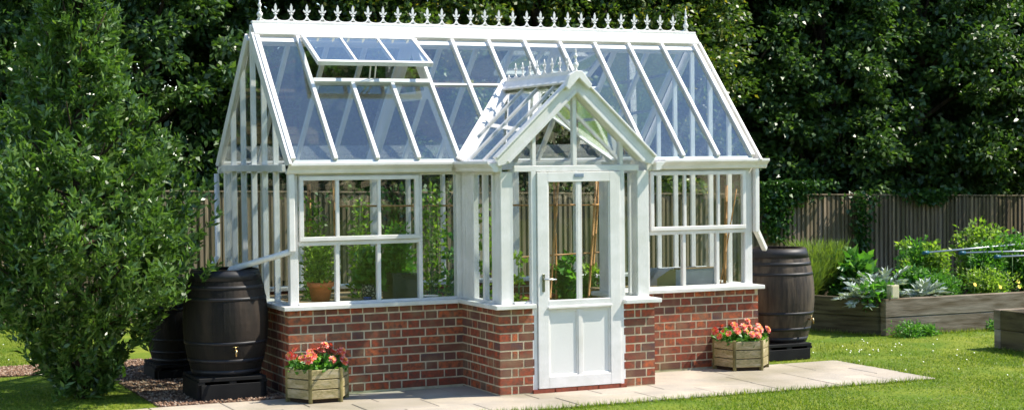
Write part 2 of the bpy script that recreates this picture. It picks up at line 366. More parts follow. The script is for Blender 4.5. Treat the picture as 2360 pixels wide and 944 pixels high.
# edge tufts along the patio and the bed base
def tufts(P0, n, r, hh):
    out = []
    for (x, y) in P0:
        k = n; a = r.uniform(0, 6.28, k); rr = r.uniform(0, .05, k)
        b = np.stack([x+np.cos(a)*rr, y+np.sin(a)*rr, np.full(k, -.006)], 1); t = b + np.stack([np.cos(a)*hh*.5, np.sin(a)*hh*.5, hh*r.uniform(.5, 1, k)], 1)
        s = np.stack([-np.sin(a), np.cos(a), 0*a], 1)*.004; out.append(np.stack([b-s, b+s, t], 1).reshape(-1, 3))
    return np.concatenate(out)
r_ = rng(9)
pts = [(x, PY0-r_.uniform(0, .04)) for x in np.arange(1, 5.5, .045)] + [(PX1+r_.uniform(0, .04), y) for y in np.arange(-1.6, 0, .06)] + \
      [(x, 1.5-r_.uniform(0, .06)) for x in np.arange(7.4, 10, .05)] + [(7.34-.42*(y-1.55)-r_.uniform(0, .05), y) for y in np.arange(1.6, 3.2, .06)] + [(7.57-r_.uniform(0, .05), y) for y in np.arange(-2.4, .05, .06)]
V = tufts(pts, 14, r_, .06)
T(npmesh('edge_grass', V, np.arange(len(V)).reshape(-1, 3), M['blade']), 'longer grass tufts along the paving edge and raised beds', 'grass', kind='stuff')
# daisies
x = np.concatenate([r_.normal(6.3, .45, 26), r_.uniform(4.5, 7.4, 16), r_.uniform(-3.6, -1.2, 8)]); y = np.concatenate([r_.normal(.2, .4, 26), r_.uniform(-1.9, 1.4, 16), r_.uniform(3.5, 6.5, 8)])
k = in_bed(x, y); x, y = x[k], y[k]; n = len(x); an = np.linspace(0, 6.283, 7)[:-1]
V = np.stack([x[:, None]+.0065*np.cos(an), y[:, None]+.0065*np.sin(an), .026+.004*np.sin(an)[None]+0*x[:, None]], -1).reshape(-1, 3)
T(npmesh('daisies', V, np.arange(6*n).reshape(-1, 6), M['daisy']), 'tiny white daisies scattered in the lawn', 'daisies', kind='stuff')

# ================================================================== GREENHOUSE
L_ = 4.711; Wd = 2.265; P_ = .823; x0, x1 = 1.609, 3.107; SB, ST = .74, .778
XB, BW = .037, .381; YE, ZE = -.088, 2.0; YR = Wd/2; TAN = 1.138/1.095
ZR = ZE + (YR-YE)*TAN
gh = thing('greenhouse', 'white timber framed glass greenhouse with gabled porch on a low red brick wall', 'greenhouse')
JT = .013; CH = .075
def course_bricks(a, b, start):
    """brick intervals between a and b in Flemish bond; start 0: header first, 1: stretcher first"""
    seq = ([.1025, .048] + [.215, .1025]*60) if start == 0 else [.215, .1025]*60
    out = []; p = a
    for s in seq:
        e = min(p+s, b)
        if e-p > .02: out.append((p, e))
        p = e+JT
        if p >= b: break
    if out and out[-1][1] < b: out[-1] = (out[-1][0], b)
    return out
def brick_run(bm, p, q, nrm, z0, z1, phase=0, th=.1025, trim0=0, trim1=0):
    """bricks on the line p->q (outer face), nrm outward; thickness goes inward"""
    p, q, nrm = Vector(p), Vector(q), Vector(nrm); d = (q-p); Ln = d.length; d.normalize()
    z = z1; k = 0; first = True
    while z > z0+.004:
        h = .048 if first else CH-JT            # the top course is cut under the sill
        zb = max(z-h, z0); 
        for (a, b) in (course_bricks(trim0, Ln-trim1, (k+phase) % 2) if not first else [(s, min(s+.1025, Ln-trim1)) for s in np.arange(trim0, Ln-trim1-.03, .1125)]):
            pr = random.uniform(-.0006, .001)
            A = p+d*a+nrm*pr; B = p+d*b+nrm*pr; I = -nrm*(th+pr)
            prism(bm, [(A.x, A.y, zb), (B.x, B.y, zb), (B.x, B.y, z), (A.x, A.y, z)], I)
        z = zb-JT; k += 1; first = False
wall = fin('brick_wall', (lambda b: (
    brick_run(b, (0, 0, 0), (x0, 0, 0), (0, -1, 0), 0, SB, 0),
    brick_run(b, (x0, 0, 0), (x0, -P_, 0), (-1, 0, 0), -.03, SB, 1, trim0=.0),
    brick_run(b, (x0, -P_, 0), (1.93, -P_, 0), (0, -1, 0), -.03, SB, 1),
    brick_run(b, (2.80, -P_, 0), (x1, -P_, 0), (0, -1, 0), -.03, SB, 1),
    brick_run(b, (x1, -P_+.1125, 0), (x1, 0, 0), (1, 0, 0), -.03, SB, 0),
    brick_run(b, (x1, 0, 0), (L_, 0, 0), (0, -1, 0), 0, SB, 1),
    brick_run(b, (0, Wd, 0), (0, .1125, 0), (-1, 0, 0), 0, SB, 0),
    brick_run(b, (L_, .1125, 0), (L_, Wd-.1125, 0), (1, 0, 0), 0, SB, 0),
    brick_run(b, (.1125, Wd, 0), (L_, Wd, 0), (0, 1, 0), 0, SB, 0), b)[-1])(BM()), M['brick'], gh)
# mortar core just inside the brick faces; also the fair inner faces
bm = BM(); e = .0016
def core(xa, xb, ya, yb): box(bm, xa, xb, ya, yb, -.05, SB-.002)
core(e, x0+.08, e, .10); core(x0+e, x0+.10, -P_+e, e+.001); core(x0+.101, 1.93-e, -P_+e, -P_+.10); core(2.80+e, x1-.101, -P_+e, -P_+.10)
core(x1-.10, x1-e, -P_+e, e+.001); core(x1-.08, L_-e, e, .10); core(e, .10, .101, Wd-e); core(L_-.10, L_-e, .101, Wd-e); core(.101, L_-.101, Wd-.10, Wd-e)
fin('mortar', bm, M['mortar'], wall)
# inner face of the back wall in brick, seen through the glass
bm = BM(); brick_run(bm, (L_-.11, Wd-.10, 0), (.11, Wd-.10, 0), (0, -1, 0), 0, SB, 0, th=.03)
brick_run(bm, (L_-.10, Wd-.11, 0), (L_-.10, .11, 0), (-1, 0, 0), 0, SB, 0, th=.03)
fin('inner_brickwork', bm, M['brick'], wall)
# sills
bm = BM(); o_ = .05; i_ = .14
def sill(xa, xb, ya, yb): box(bm, xa, xb, ya, yb, SB, ST)
sill(-o_, x0-o_-.002, -o_, i_); sill(x0-o_, x0+i_, -P_+i_+.002-.002, i_); sill(x0-o_, 1.935, -P_-o_, -P_+i_-.003)
sill(2.795, x1+o_, -P_-o_, -P_+i_-.003); sill(x1-i_, x1+o_, -P_+i_, i_); sill(x1+o_+.002, L_+o_, -o_, i_)
sill(-o_, i_, i_+.002, Wd-i_-.002); sill(L_-i_, L_+o_, i_+.002, Wd-i_-.002); sill(-o_, L_+o_, Wd-i_, Wd+o_)
bevel(fin('sill', bm, M['sillw'], gh), .006, 2)

# ---------- wall frames
ZT = 1.905                      # underside of eaves beam
def post(bm, x, y, wx, wy, za=ST, zb=ZT): box(bm, x-wx/2, x+wx/2, y-wy/2, y+wy/2, za, zb)
def bars_x(name, xs, y, za=ST, zb=ZT, wx=.032, wy=.055):
    bm = BM()
    for x in xs: post(bm, x, y, wx, wy, za, zb)
    return bevel(fin(name, bm, M['white'], gh), .003)
YF = .045                      # frame centre line behind the wall face
bm = BM()
for (x, y, wx, wy) in [(.068, .065, .075, .075), (4.625, .065, .085, .075), (.068, Wd-.065, .075, .075), (4.625, Wd-.065, .085, .075),
        (x0+.015, .065, .10, .09), (x1-.015, .065, .10, .09), (x0+.09, -P_+.09, .115, .115), (x1-.09, -P_+.09, .115, .115), (x0+.035, -.02, .055, .06), (x1-.035, -.02, .055, .06)]:
    bm = BM(); post(bm, x, y, wx, wy); bevel(fin('post', bm, M['white'], gh), .004)
# front-left bay: fixed lower lights, mid rail, full-height light at the right
bm = BM(); fr = YF
box(bm, .1055, x0-.036, fr-.028, fr+.028, ST, ST+.02)                      # bottom rail
box(bm, .1055, x0-.036, fr-.028, fr+.028, 1.885, ZT-.001)                  # head
box(bm, .1055, 1.207, fr-.03, fr+.03, 1.288, 1.325)                          # transom
for x in (.453, .835): post(bm, x, fr, .034, .05, ST+.02, 1.288)
box(bm, 1.207, 1.242, fr-.03, fr+.03, ST+.02, 1.885)
fw = fin('wall_frame', bm, M['white'], gh); bevel(fw, .003)
bm = BM(); box(bm, .11, 1.205, fr-.003, fr+.003, ST+.015, 1.29); box(bm, 1.24, x0-.03, fr-.003, fr+.003, ST+.015, 1.89); fin('glass', bm, M['glass'], fw)
def sash(xa, xb, za, zb, mull, y=YF-.034):
    bm = BM(); t = .036
    box(bm, xa, xb, y-.02, y+.018, zb-t, zb); box(bm, xa, xb, y-.02, y+.018, za, za+t)
    box(bm, xa, xa+t, y-.019, y+.017, za+t, zb-t); box(bm, xb-t, xb, y-.019, y+.017, za+t, zb-t)
    for x in mull: box(bm, x-.014, x+.014, y-.015, y+.015, za+t, zb-t)
    s = bevel(fin('opening_window', bm, M['white'], gh), .003)
    bm = BM(); box(bm, xa+t-.004, xb-t+.004, y-.002, y+.003, za+t-.004, zb-t+.004); fin('glass', bm, M['glass'], s)
    bm = BM(); xm = (xa+xb)/2
    beam(bm, (xm-.14, y+.05, za+.0), (xm+.20, y+.05, za-.004), .01, .012); fin('stay', bm, M['steel'], s)
    return s
sash(.112, 1.204, 1.328, 1.884, (.453, .835))
# front-right bay
bm = BM()
box(bm, x1+.036, 4.582, fr-.028, fr+.028, ST, ST+.02); box(bm, x1+.036, 4.582, fr-.028, fr+.028, 1.885, ZT-.001)
box(bm, 3.528, 4.582, fr-.03, fr+.03, 1.288, 1.325); box(bm, 3.495, 3.528, fr-.03, fr+.03, ST+.02, 1.885)
for x in (3.905, 4.275): post(bm, x, fr, .034, .05, ST+.02, 1.288)
fw = fin('wall_frame', bm, M['white'], gh); bevel(fw, .003)
bm = BM(); box(bm, 3.52, 4.59, fr-.003, fr+.003, ST+.015, 1.29); box(bm, x1+.03, 3.5, fr-.003, fr+.003, ST+.015, 1.89); fin('glass', bm, M['glass'], fw)
sash(3.532, 4.578, 1.328, 1.884, (3.905, 4.275))
# back wall
bm = BM(); yb = Wd-YF
for k in range(1, 12): post(bm, XB+k*BW, yb, .034, .06, ST, ZT)
post(bm, 1.58, yb-.002, .08, .07); post(bm, 3.13, yb-.002, .08, .07)
bw_ = bevel(fin('back_wall_frame', bm, M['white'], gh), .003)
bm = BM(); box(bm, .1, 4.6, yb-.003, yb+.003, ST, 1.9); fin('glass', bm, M['glass'], bw_)
# eaves beams and gutters
bm = BM()
box(bm, .03, x0-.03, .0, .085, ZT, 1.99); box(bm, x1+.03, 4.665, .0, .085, ZT, 1.99); box(bm, .03, 4.665, Wd-.085, Wd, ZT, 1.99)
box(bm, x0-.012, x0+.05, -P_+.03, .085, ZT, 1.985); box(bm, x1-.05, x1+.012, -P_+.03, .085, ZT, 1.985)
bevel(fin('eaves_beam', bm, M['white'], gh), .004)
def gutter(name, p, q, out):
    """ogee gutter along p->q, 'out' = outward direction"""
    p, q, out = Vector(p), Vector(q), Vector(out)
    prof = [(0, 0), (.035, 0), (.05, .012), (.055, .035), (.075, .05), (.09, .065), (.10, .07), (.10, .093), (.092, .093), (.085, .075), (.0, .075)]
    bm = BM(); prism(bm, [p + out*a + Vector((0, 0, b)) for a, b in prof], q-p)
    return bevel(fin(name, bm, M['white'], gh), .002)
gutter('gutter', (-.01, -.001, 1.905), (x0-.11, -.001, 1.905), (0, -1, 0))
gutter('gutter', (x1+.11, -.001, 1.905), (4.79, -.001, 1.905), (0, -1, 0))
gutter('gutter', (-.01, Wd+.001, 1.905), (4.79, Wd+.001, 1.905), (0, 1, 0))
gutter('porch_gutter', (x0-.013, -.0, 1.905), (x0-.013, -P_-.03, 1.905), (-1, 0, 0))
gutter('porch_gutter', (x1+.013, -.0, 1.905), (x1+.013, -P_-.03, 1.905), (1, 0, 0))

# ---------- end walls (left and right gables)
YP = [.068 + j*(Wd-.136)/6 for j in range(7)]
def roofz(y): return ZE + (min(y, Wd-y) - YE)*TAN
for side, X in (('left', .032), ('right', 4.655)):
    bm = BM(); sx = -1 if side == 'left' else 1
    for j, y in enumerate(YP[1:-1]):
        box(bm, X-.026, X+.024, y-.014, y+.014, ST, 1.925)
        box(bm, X-.025, X+.023, y-.013, y+.013, 1.985, roofz(y)-.005)
    box(bm, X-.042, X+.036, .10, Wd-.10, 1.925, 1.985)
    ef = bevel(fin('gable_frame', bm, M['white'], gh), .003)
    bm = BM(); box(bm, X-.003, X+.003, .1, Wd-.1, ST, 1.94)
    prism(bm, [(X-.003, .02, 1.97), (X-.003, Wd-.02, 1.97), (X-.003, Wd-.02, roofz(.02)-.05), (X-.003, YR, ZR-.05), (X-.003, .02, roofz(.02)-.05)], (.006, 0, 0))
    fin('glass', bm, M['glass'], ef)

# ---------- main roof
nf = Vector((0, -math.sin(math.atan(TAN)), math.cos(math.atan(TAN))))      # outward normal, front slope
nb = Vector((0, math.sin(math.atan(TAN)), math.cos(math.atan(TAN))))
def FP(x, z): return Vector((x, YE + (z-ZE)/TAN, z))
def BP(x, z): return Vector((x, Wd - YE - (z-ZE)/TAN, z))
XC = 2.335; PHW = .745; PZ = 2.70; PM = (PZ-2.0)/PHW           # porch roof: half width, ridge z, slope
ZTOP = 3.145; ZV = 2.735
def valley_z(x): return PZ - abs(x-XC)*PM if abs(x-XC) < PHW else ZE
def clip(poly, a, b, c):
    """keep a*x+b*z+c>=0; poly list of (x,z)"""
    out = []
    for i, p in enumerate(poly):
        q = poly[(i+1) % len(poly)]; fp = a*p[0]+b*p[1]+c; fq = a*q[0]+b*q[1]+c
        if fp >= 0: out.append(p)
        if (fp >= 0) != (fq >= 0):
            t = fp/(fp-fq); out.append((p[0]+t*(q[0]-p[0]), p[1]+t*(q[1]-p[1])))
    return out
xs = [XB + k*BW for k in range(13)]
bars = BM(); gl = BM()
for k, x in enumerate(xs):
    z0 = max(ZE, valley_z(x)+.02); zf = ZV-.03 if k in (2, 3) else ZTOP; zb_ = ZV-.03 if k in (8, 9) else ZTOP
    wbar = .036 if k not in (0, 12) else .042
    beam(bars, FP(x, z0), FP(x, zf), wbar, .055, nf, off=.002)
    beam(bars, BP(x, ZE), BP(x, zb_), wbar, .055, nb, off=.002)
beam(bars, FP(xs[0], ZTOP-.028), FP(xs[-1], ZTOP-.028), .05, .03, nf, off=-.012)
beam(bars, BP(xs[0], ZTOP-.028), BP(xs[-1], ZTOP-.028), .05, .03, nb, off=-.012)
beam(bars, FP(xs[0], ZE+.012), FP(x0-.06, ZE+.012), .045, .03, nf, off=-.018)
beam(bars, FP(x1+.06, ZE+.012), FP(xs[12], ZE+.012), .045, .03, nf, off=-.018)
beam(bars, BP(xs[0], ZE+.012), BP(xs[-1], ZE+.012), .045, .03, nb, off=-.018)
for k in range(12):
    a, b = xs[k], xs[k+1]
    zt = ZV if k in (1, 2, 3) else ZTOP
    for (xa, xb) in ([(a, XC), (XC, b)] if a < XC < b else [(a, b)]):
        poly = [(xa, ZE-.01), (xb, ZE-.01), (xb, zt), (xa, zt)]
        if xb <= XC+1e-6 and xb > XC-PHW: poly = clip(poly, -PM, 1, -(PZ - XC*PM))
        elif xa >= XC-1e-6 and xa < XC+PHW: poly = clip(poly, PM, 1, -(PZ + XC*PM))
        if len(poly) >= 3: prism(gl, [FP(p[0], p[1])+nf*-.003 for p in poly], nf*.005)
    zt = ZV if k in (7, 8, 9) else ZTOP
    prism(gl, [BP(p[0], p[1])+nb*-.003 for p in [(a, ZE-.01), (b, ZE-.01), (b, zt), (a, zt)]], nb*.005)
# horizontal glazing bar in bays 4..6 and vent sill bars
beam(bars, FP(xs[4]+.02, ZV-.03), FP(xs[7]-.02, ZV-.03), .026, .03, nf)
beam(bars, FP(xs[1]+.018, ZV-.012), FP(xs[4]-.018, ZV-.012), .045, .05, nf, off=.006)
beam(bars, BP(xs[7]+.018, ZV-.012), BP(xs[10]-.018, ZV-.012), .045, .05, nb, off=.006)
roof = bevel(fin('roof_frame', bars, M['white'], gh), .003)
fin('glass', gl, M['rglass'], roof)
# barge rafters outside the end bars
for X in (.003, 4.685):
    for PF, nn in ((FP, nf), (BP, nb)):
        bm = BM(); beam(bm, PF(X, ZE-.02), PF(X, ZTOP+.03), .026, .10, nn, off=-.03); bevel(fin('bargeboard', bm, M['white'], gh), .003)
# principal rafters inside with curved braces
for X in (1.58, 3.13):
    bm = BM()
    for PF, nn in ((FP, nf), (BP, nb)):
        zs = max(ZE, valley_z(X)+.05) if PF is FP else ZE
        beam(bm, PF(X, zs), PF(X, ZTOP), .05, .10, nn, off=-.085)
    beam(bm, (X, .62, 2.62), (X, Wd-.62, 2.62), .04, .08)
    bevel(fin('principal_rafter', bm, M['white'], gh), .004)
# valley boards
bm = BM()
for s in (-1, 1):
    a = FP(XC+s*(PHW+.02), ZE); b = FP(XC, PZ+.03)
    beam(bm, a, b, .10, .018, nf, off=.016)
bevel(fin('valley_board', bm, M['white'], gh), .003)
# roof vents
def roof_vent(PF, nn, ya, yb_, sgn, ang, lab):
    root = bpy.data.objects.new('roof_vent', None); link(root, gh)
    hinge = PF(0, ZTOP-.02) + nn*.035; root.location = hinge
    Ls = (ZTOP-.02-ZV)/math.sin(math.atan(TAN)) + .03
    dy = sgn*math.cos(ang)*Ls; dz = -math.sin(ang)*Ls; n2 = Vector((0, sgn*math.sin(ang), math.cos(ang)))
    bm = BM(); xa, xb = ya, yb_
    E0 = Vector((0, 0, 0)); E1 = Vector((0, dy, dz))
    for x in (xa+.01, xa+(xb-xa)/3, xa+(xb-xa)*2/3, xb-.01):
        X = Vector((x, 0, 0)); beam(bm, X+E0, X+E1, .034 if x in (xa+.01, xb-.01) else .026, .04, n2)
    u = E1.normalized()*.018
    beam(bm, Vector((xa-.008, 0, 0))+E0+u, Vector((xb+.008, 0, 0))+E0+u, .036, .042, n2)
    beam(bm, Vector((xa-.008, 0, 0))+E1-u, Vector((xb+.008, 0, 0))+E1-u, .036, .042, n2)
    bevel(fin('frame', bm, M['white'], root), .003)
    bm = BM(); prism(bm, [Vector((xa, 0, 0))+n2*.012, Vector((xb, 0, 0))+n2*.012, Vector((xb, 0, 0))+E1+n2*.012, Vector((xa, 0, 0))+E1+n2*.012], n2*.004)
    fin('glass', bm, M['rglass'], root)
    bm = BM(); xm = (xa+xb)/2; tgt = PF(xm, ZV) + nn*.03 - hinge
    for dx in (-.02, .03): tube(bm, [Vector((xm+dx-.02, 0, 0))+E1*.93, tgt+Vector((dx, 0, 0))], .007, 6)
    fin('opener', bm, M['white'], root)
    return root
roof_vent(FP, nf, xs[1]+.03, xs[4]-.03, -1, rad(28), '')
roof_vent(BP, nb, xs[7]+.03, xs[10]-.03, 1, rad(28), '')
# ridge capping
bm = BM(); XA, XZ = .025, 4.692
for nn, s in ((nf, -1), (nb, 1)):
    tdir = Vector((0, s*math.cos(math.atan(TAN)), -math.sin(math.atan(TAN))))
    top = Vector((0, YR, ZR+.026)); p0 = top + tdir*.01; p1 = top + tdir*.165
    prism(bm, [Vector((XA, 0, 0))+p0, Vector((XA, 0, 0))+p1, Vector((XA, 0, 0))+p1-nn*.028, Vector((XA, 0, 0))+p0-nn*.028], (XZ-XA, 0, 0))
    p2 = p1 - nn*.028
    beam(bm, Vector((XA+.01, 0, 0))+p2-tdir*.01, Vector((XZ-.01, 0, 0))+p2-tdir*.01, .02, .03, nn, off=-.006)
box(bm, XA, XZ, YR-.022, YR+.022, ZR-.01, ZR+.030)
bevel(fin('ridge_capping', bm, M['white'], gh), .004)
# ridge cresting: fleur-de-lis on scalloped arches
def fleur(bm, x, y, z, s, ax):
    def pt(a, b): return Vector((x, y, z)) + ax*(a*s) + Vector((0, 0, b*s))
    th = .008; off = Vector((ax.y, -ax.x, 0))*th
    def flat(poly): prism(bm, [pt(a, b)-off/2 for a, b in poly], off)
    flat([(-.007, .0), (.007, .0), (.007, .07), (-.007, .07)])
    flat([(0, .148), (-.012, .118), (-.011, .09), (-.007, .066), (.007, .066), (.011, .09), (.012, .118)])
    for sg in (-1, 1):
        flat([(sg*.006, .080), (sg*.020, .084), (sg*.033, .094), (sg*.036, .086), (sg*.030, .072), (sg*.018, .064), (sg*.006, .066)])
        flat([(sg*.006, .055), (sg*.017, .058), (sg*.020, .050), (sg*.006, .042)])
    lathe(bm, [(.0001, .042*s), (.011*s, .047*s), (.012*s, .053*s), (.0001, .058*s)], 8, pt(0, 0))
def finial(bm, x, y, z, s):
    prof = [(.012, 0), (.014, .02), (.009, .03), (.022, .045), (.030, .062), (.028, .078), (.016, .092), (.010, .10), (.018, .108), (.010, .116), (.009, .135), (.018, .15), (.020, .162), (.012, .175), (.007, .185), (.010, .205), (.006, .225), (.0008, .262)]
    lathe(bm, [(a*s, b*s) for a, b in prof], 14, (x, y, z), cap=True)
def crest(name, p, q, n, s, z):
    p, q = Vector(p), Vector(q); ax = (q-p).normalized(); st = (q-p).length/n
    root = bpy.data.objects.new(name, None); link(root, gh)
    bm = BM()
    for i in range(1, n): c = p+ax*st*i; fleur(bm, c.x, c.y, z+.02*s, s, ax)
    for i in range(n):                                  # sagging arches between the fleurs
        pts = []
        for t in np.linspace(0, 1, 9):
            c = p + ax*(st*(i+t)); pts.append(Vector((c.x, c.y, z + (.006 + .034*(2*t-1)**4 + .006*(2*t-1)**2)*s)))
        tube(bm, pts, .0055*s, 6)
    beam(bm, Vector((p.x, p.y, z+.004)), Vector((q.x, q.y, z+.004)), .014, .01)
    for c in [p+ax*st*i for i in range(n+1)]:           # small feet under each fleur
        for sg in (-1, 1): beam(bm, Vector((c.x, c.y, z))+ax*(sg*.028*s), Vector((c.x, c.y, z+.045*s))+ax*(sg*.004), .009, .007, (ax.y, -ax.x, 0))
    fin('fleurs', bm, M['white'], root)
    return root
cz = ZR+.030
cr_ = crest('ridge_cresting', (.105, YR, 0), (4.585, YR, 0), 30, 1.0, cz)
for x in (.105, 4.585):
    bm = BM(); finial(bm, x, YR, cz, .93); fin('finial', bm, M['white'], gh, smooth=False)

# ---------- porch roof and gable
YPF = -P_+.02          # plane of porch gable glazing
YB = -P_-.05           # front face of the bargeboards
def PL(x, y): return Vector((x, y, PZ - abs(x-XC)*PM))
pa = math.atan(PM)
bars = BM(); gl = BM()
for s in (-1, 1):
    n_ = Vector((s*math.sin(pa), 0, math.cos(pa)))
    xe = XC+s*PHW
    def yv(x): return YE + (PL(x, 0).z-ZE)/TAN       # valley y at this x
    # glazing: polygon eave-front, eave-back, ridge-back, ridge-front
    poly = [PL(xe, YB+.03), PL(xe, yv(xe)-.0), PL(XC, yv(XC)), PL(XC, YB+.03)]
    prism(gl, [p - n_*.003 for p in poly], n_*.005)
    for y in (-.56, -.22, .10):
        # bar runs from the eave (or the valley) up to the ridge
        xa = xe if y < yv(xe) else None
        if xa is None:
            z = ZE + (y-YE)*TAN; xa = XC + s*(PZ-z)/PM
        beam(bars, PL(xa, y), PL(XC+s*.02, y), .022, .034, n_)
    beam(bars, PL(xe, YB+.04), PL(xe, yv(xe)), .04, .03, n_, off=-.012)
pr = bevel(fin('porch_roof_frame', bars, M['white'], gh), .003); fin('glass', gl, M['rglass'], pr)
# bargeboards (wide, moulded) and apex block
bm = BM()
for s in (-1, 1):
    n_ = Vector((s*math.sin(pa), 0, math.cos(pa))); xe = XC+s*(PHW+.0)
    a = Vector((xe, YB, PL(xe, 0).z)); b = Vector((XC, YB, PZ))
    prism(bm, [a+n_*.03, b+Vector((0, 0, .04)), b-Vector((0, 0, .125)), Vector((XC+s*(PHW-.10), YB, PL(XC+s*(PHW-.10), 0).z-.115)), Vector((xe, YB, a.z-.045))], (0, .045, 0))
    # raised outer fillet
    d = Vector((s*math.cos(pa), 0, -math.sin(pa)))
    beam(bm, Vector((xe, YB+.02, a.z))+n_*.034, Vector((XC+s*.02, YB+.02, PZ-.018))+n_*.034, .09, .016, n_)
    beam(bm, Vector((XC+s*(PHW-.09), YB-.004, PL(XC+s*(PHW-.09), 0).z-.098)), Vector((XC+s*.01, YB-.004, PZ-.106)), .012, .028, n_)
bevel(fin('porch_bargeboard', bm, M['white'], gh), .003)
bm = BM()
prism(bm, [(XC-.125, YB-.05, PZ-.07), (XC-.095, YB-.05, PZ+.03), (XC-.03, YB-.05, PZ+.065), (XC+.03, YB-.05, PZ+.065), (XC+.125, YB-.05, PZ-.05), (XC+.10, YB-.05, PZ-.09), (XC, YB-.05, PZ+.005), (XC-.10, YB-.05, PZ-.10)], (0, .05, 0))
bevel(fin('apex_block', bm, M['white'], gh), .004)
# porch ridge capping
yend = YE+(PZ-ZE)/TAN
bm = BM()
for s in (-1, 1):
    n_ = Vector((s*math.sin(pa), 0, math.cos(pa))); t_ = Vector((s*math.cos(pa), 0, -math.sin(pa))); top = Vector((XC, 0, PZ+.055))
    p0 = top+t_*.005; p1 = top+t_*.125
    prism(bm, [p0+Vector((0, YB-.01, 0)), p1+Vector((0, YB-.01, 0)), p1-n_*.022+Vector((0, YB-.01, 0)), p0-n_*.022+Vector((0, YB-.01, 0))], (0, yend-YB, 0))
box(bm, XC-.016, XC+.016, YB-.01, yend, PZ+.04, PZ+.062)
bevel(fin('porch_ridge_capping', bm, M['white'], gh), .003)
crest('porch_cresting', (XC, YB+.02, 0), (XC, yend-.03, 0), 9, .85, PZ+.062)
bm = BM(); finial(bm, XC, YB+.02, PZ+.062, .85); fin('finial', bm, M['white'], gh)
# porch gable frame
GZ = 1.955
bm = BM()
box(bm, x0+.148, x1-.148, YPF-.02, YPF+.035, 1.905, 1.955)                         # transom
for x, wv in ((1.945, .034), (2.79, .034), (XC, .038)):
    zt = PL(x, 0).z-.09; box(bm, x-wv/2, x+wv/2, YPF-.018, YPF+.03, 1.955, zt)
for x in (1.938, 2.792): box(bm, x-.024, x+.024, YPF-.02, YPF+.035, .0, 1.905)    # door posts
for xa, xb in ((x0+.148, 1.914), (2.816, x1-.148)): box(bm, xa, xb, YPF-.01, YPF+.03, ST, ST+.02)
for s in (-1, 1):                                                                   # inner rafters behind the barge
    n_ = Vector((s*math.sin(pa), 0, math.cos(pa))); beam(bm, PL(XC+s*(PHW-.06), YPF), PL(XC+s*.02, YPF), .05, .05, n_, off=-.07)
gf = bevel(fin('porch_front_frame', bm, M['white'], gh), .003)
bm = BM()
box(bm, x0+.145, 1.93, YPF+.004, YPF+.009, ST, 1.91); box(bm, 2.80, x1-.145, YPF+.004, YPF+.009, ST, 1.91)
prism(bm, [(x0+.10, YPF+.004, 1.95), (x1-.10, YPF+.004, 1.95), (x1-.10, YPF+.004, PL(x1-.10, 0).z-.04), (XC, YPF+.004, PZ-.05), (x0+.10, YPF+.004, PL(x0+.10, 0).z-.04)], (0, .005, 0))
fin('glass', bm, M['glass'], gf)
# porch side walls
for xx, s in ((x0+.035, -1), (x1-.035, 1)):
    bm = BM(); ya, yb2 = -P_+.148, -.051
    box(bm, xx-.026, xx+.026, ya, yb2, ST, ST+.022); box(bm, xx-.026, xx+.026, ya, yb2, 1.88, ZT-.001)
    for y in (ya+.012, -.46, -.075): box(bm, xx-.025, xx+.025, y-.017, y+.017, ST+.022, 1.88)
    box(bm, xx-.024, xx+.024, -.25, -.0925, ST+.022, 1.88)
    sf = bevel(fin('porch_side_frame', bm, M['white'], gh), .003)
    bm = BM(); box(bm, xx-.003, xx+.003, ya, yb2, ST+.01, 1.89); fin('glass', bm, M['glass'], sf)

# ---------- door
D0, D1, DZ0, DZ1 = 1.966, 2.764, .045, 1.900; yd = YPF-.012
door = bpy.data.objects.new('door', None); link(door, gh)
bm = BM(); st = .10; ya, yb2 = yd-.022, yd+.022
box(bm, D0, D0+st, ya, yb2, DZ0, DZ1); box(bm, D1-st, D1, ya, yb2, DZ0, DZ1)
box(bm, D0+st, D1-st, ya, yb2, DZ1-.085, DZ1); box(bm, D0+st, D1-st, ya, yb2, DZ0, DZ0+.10); box(bm, D0+st, D1-st, ya, yb2, .715, .80)
xm = (D0+D1)/2
box(bm, xm-.015, xm+.015, ya+.006, yb2-.006, .80, DZ1-.085); box(bm, xm-.016, xm+.016, ya+.004, yb2-.01, DZ0+.10, .715)
# mouldings round the lights and a drip bar
for (a, b, c_, d_) in ((D0+st, xm-.015, .80, DZ1-.085), (xm+.015, D1-st, .80, DZ1-.085)):
    for q in ((a, a+.012, c_, d_), (b-.012, b, c_, d_)): box(bm, q[0], q[1], ya+.007, ya+.02, q[2], q[3])
box(bm, D0+st-.01, D1-st+.01, ya-.014, ya-.001, .727, .748)
for (a, b) in ((D0+st, xm-.016), (xm+.016, D1-st)):
    c_, d_ = DZ0+.10, .715
    for q in ((a, a+.014, c_, d_), (b-.014, b, c_, d_), (a+.014, b-.014, c_, c_+.014), (a+.014, b-.014, d_-.014, d_)): box(bm, q[0], q[1], ya+.008, ya+.02, q[2], q[3])
bevel(fin('leaf', bm, M['white'], door), .003)
bm = BM(); box(bm, D0+st, D1-st, yd-.004, yd+.006, DZ0+.10, .715); fin('lower_panel', bm, M['panel'], door)
bm = BM(); box(bm, D0+st, D1-st, yd-.003, yd+.003, .80, DZ1-.085); fin('glass', bm, M['glass'], door)
hd = bpy.data.objects.new('handle', None); hd.parent = door; COL.objects.link(hd)
bm = BM(); hx = D0+.05; box(bm, hx-.013, hx+.013, ya-.008, ya-.0005, .875, 1.03); bevel(fin('plate', bm, M['plate'], door), .004)
bm = BM(); tube(bm, [(hx, ya-.006, .985), (hx, ya-.045, .985), (hx+.02, ya-.05, .985), (hx+.10, ya-.05, .982)], [.009, .008, .008, .007], 10); bevel(fin('lever', bm, M['steel'], door), .001)
bpy.data.objects.remove(hd)
bm = BM(); box(bm, xm-.045, xm+.045, ya-.005, ya-.0005, DZ1-.048, DZ1-.015); bevel(fin('plaque', bm, M['grey'], door), .002)
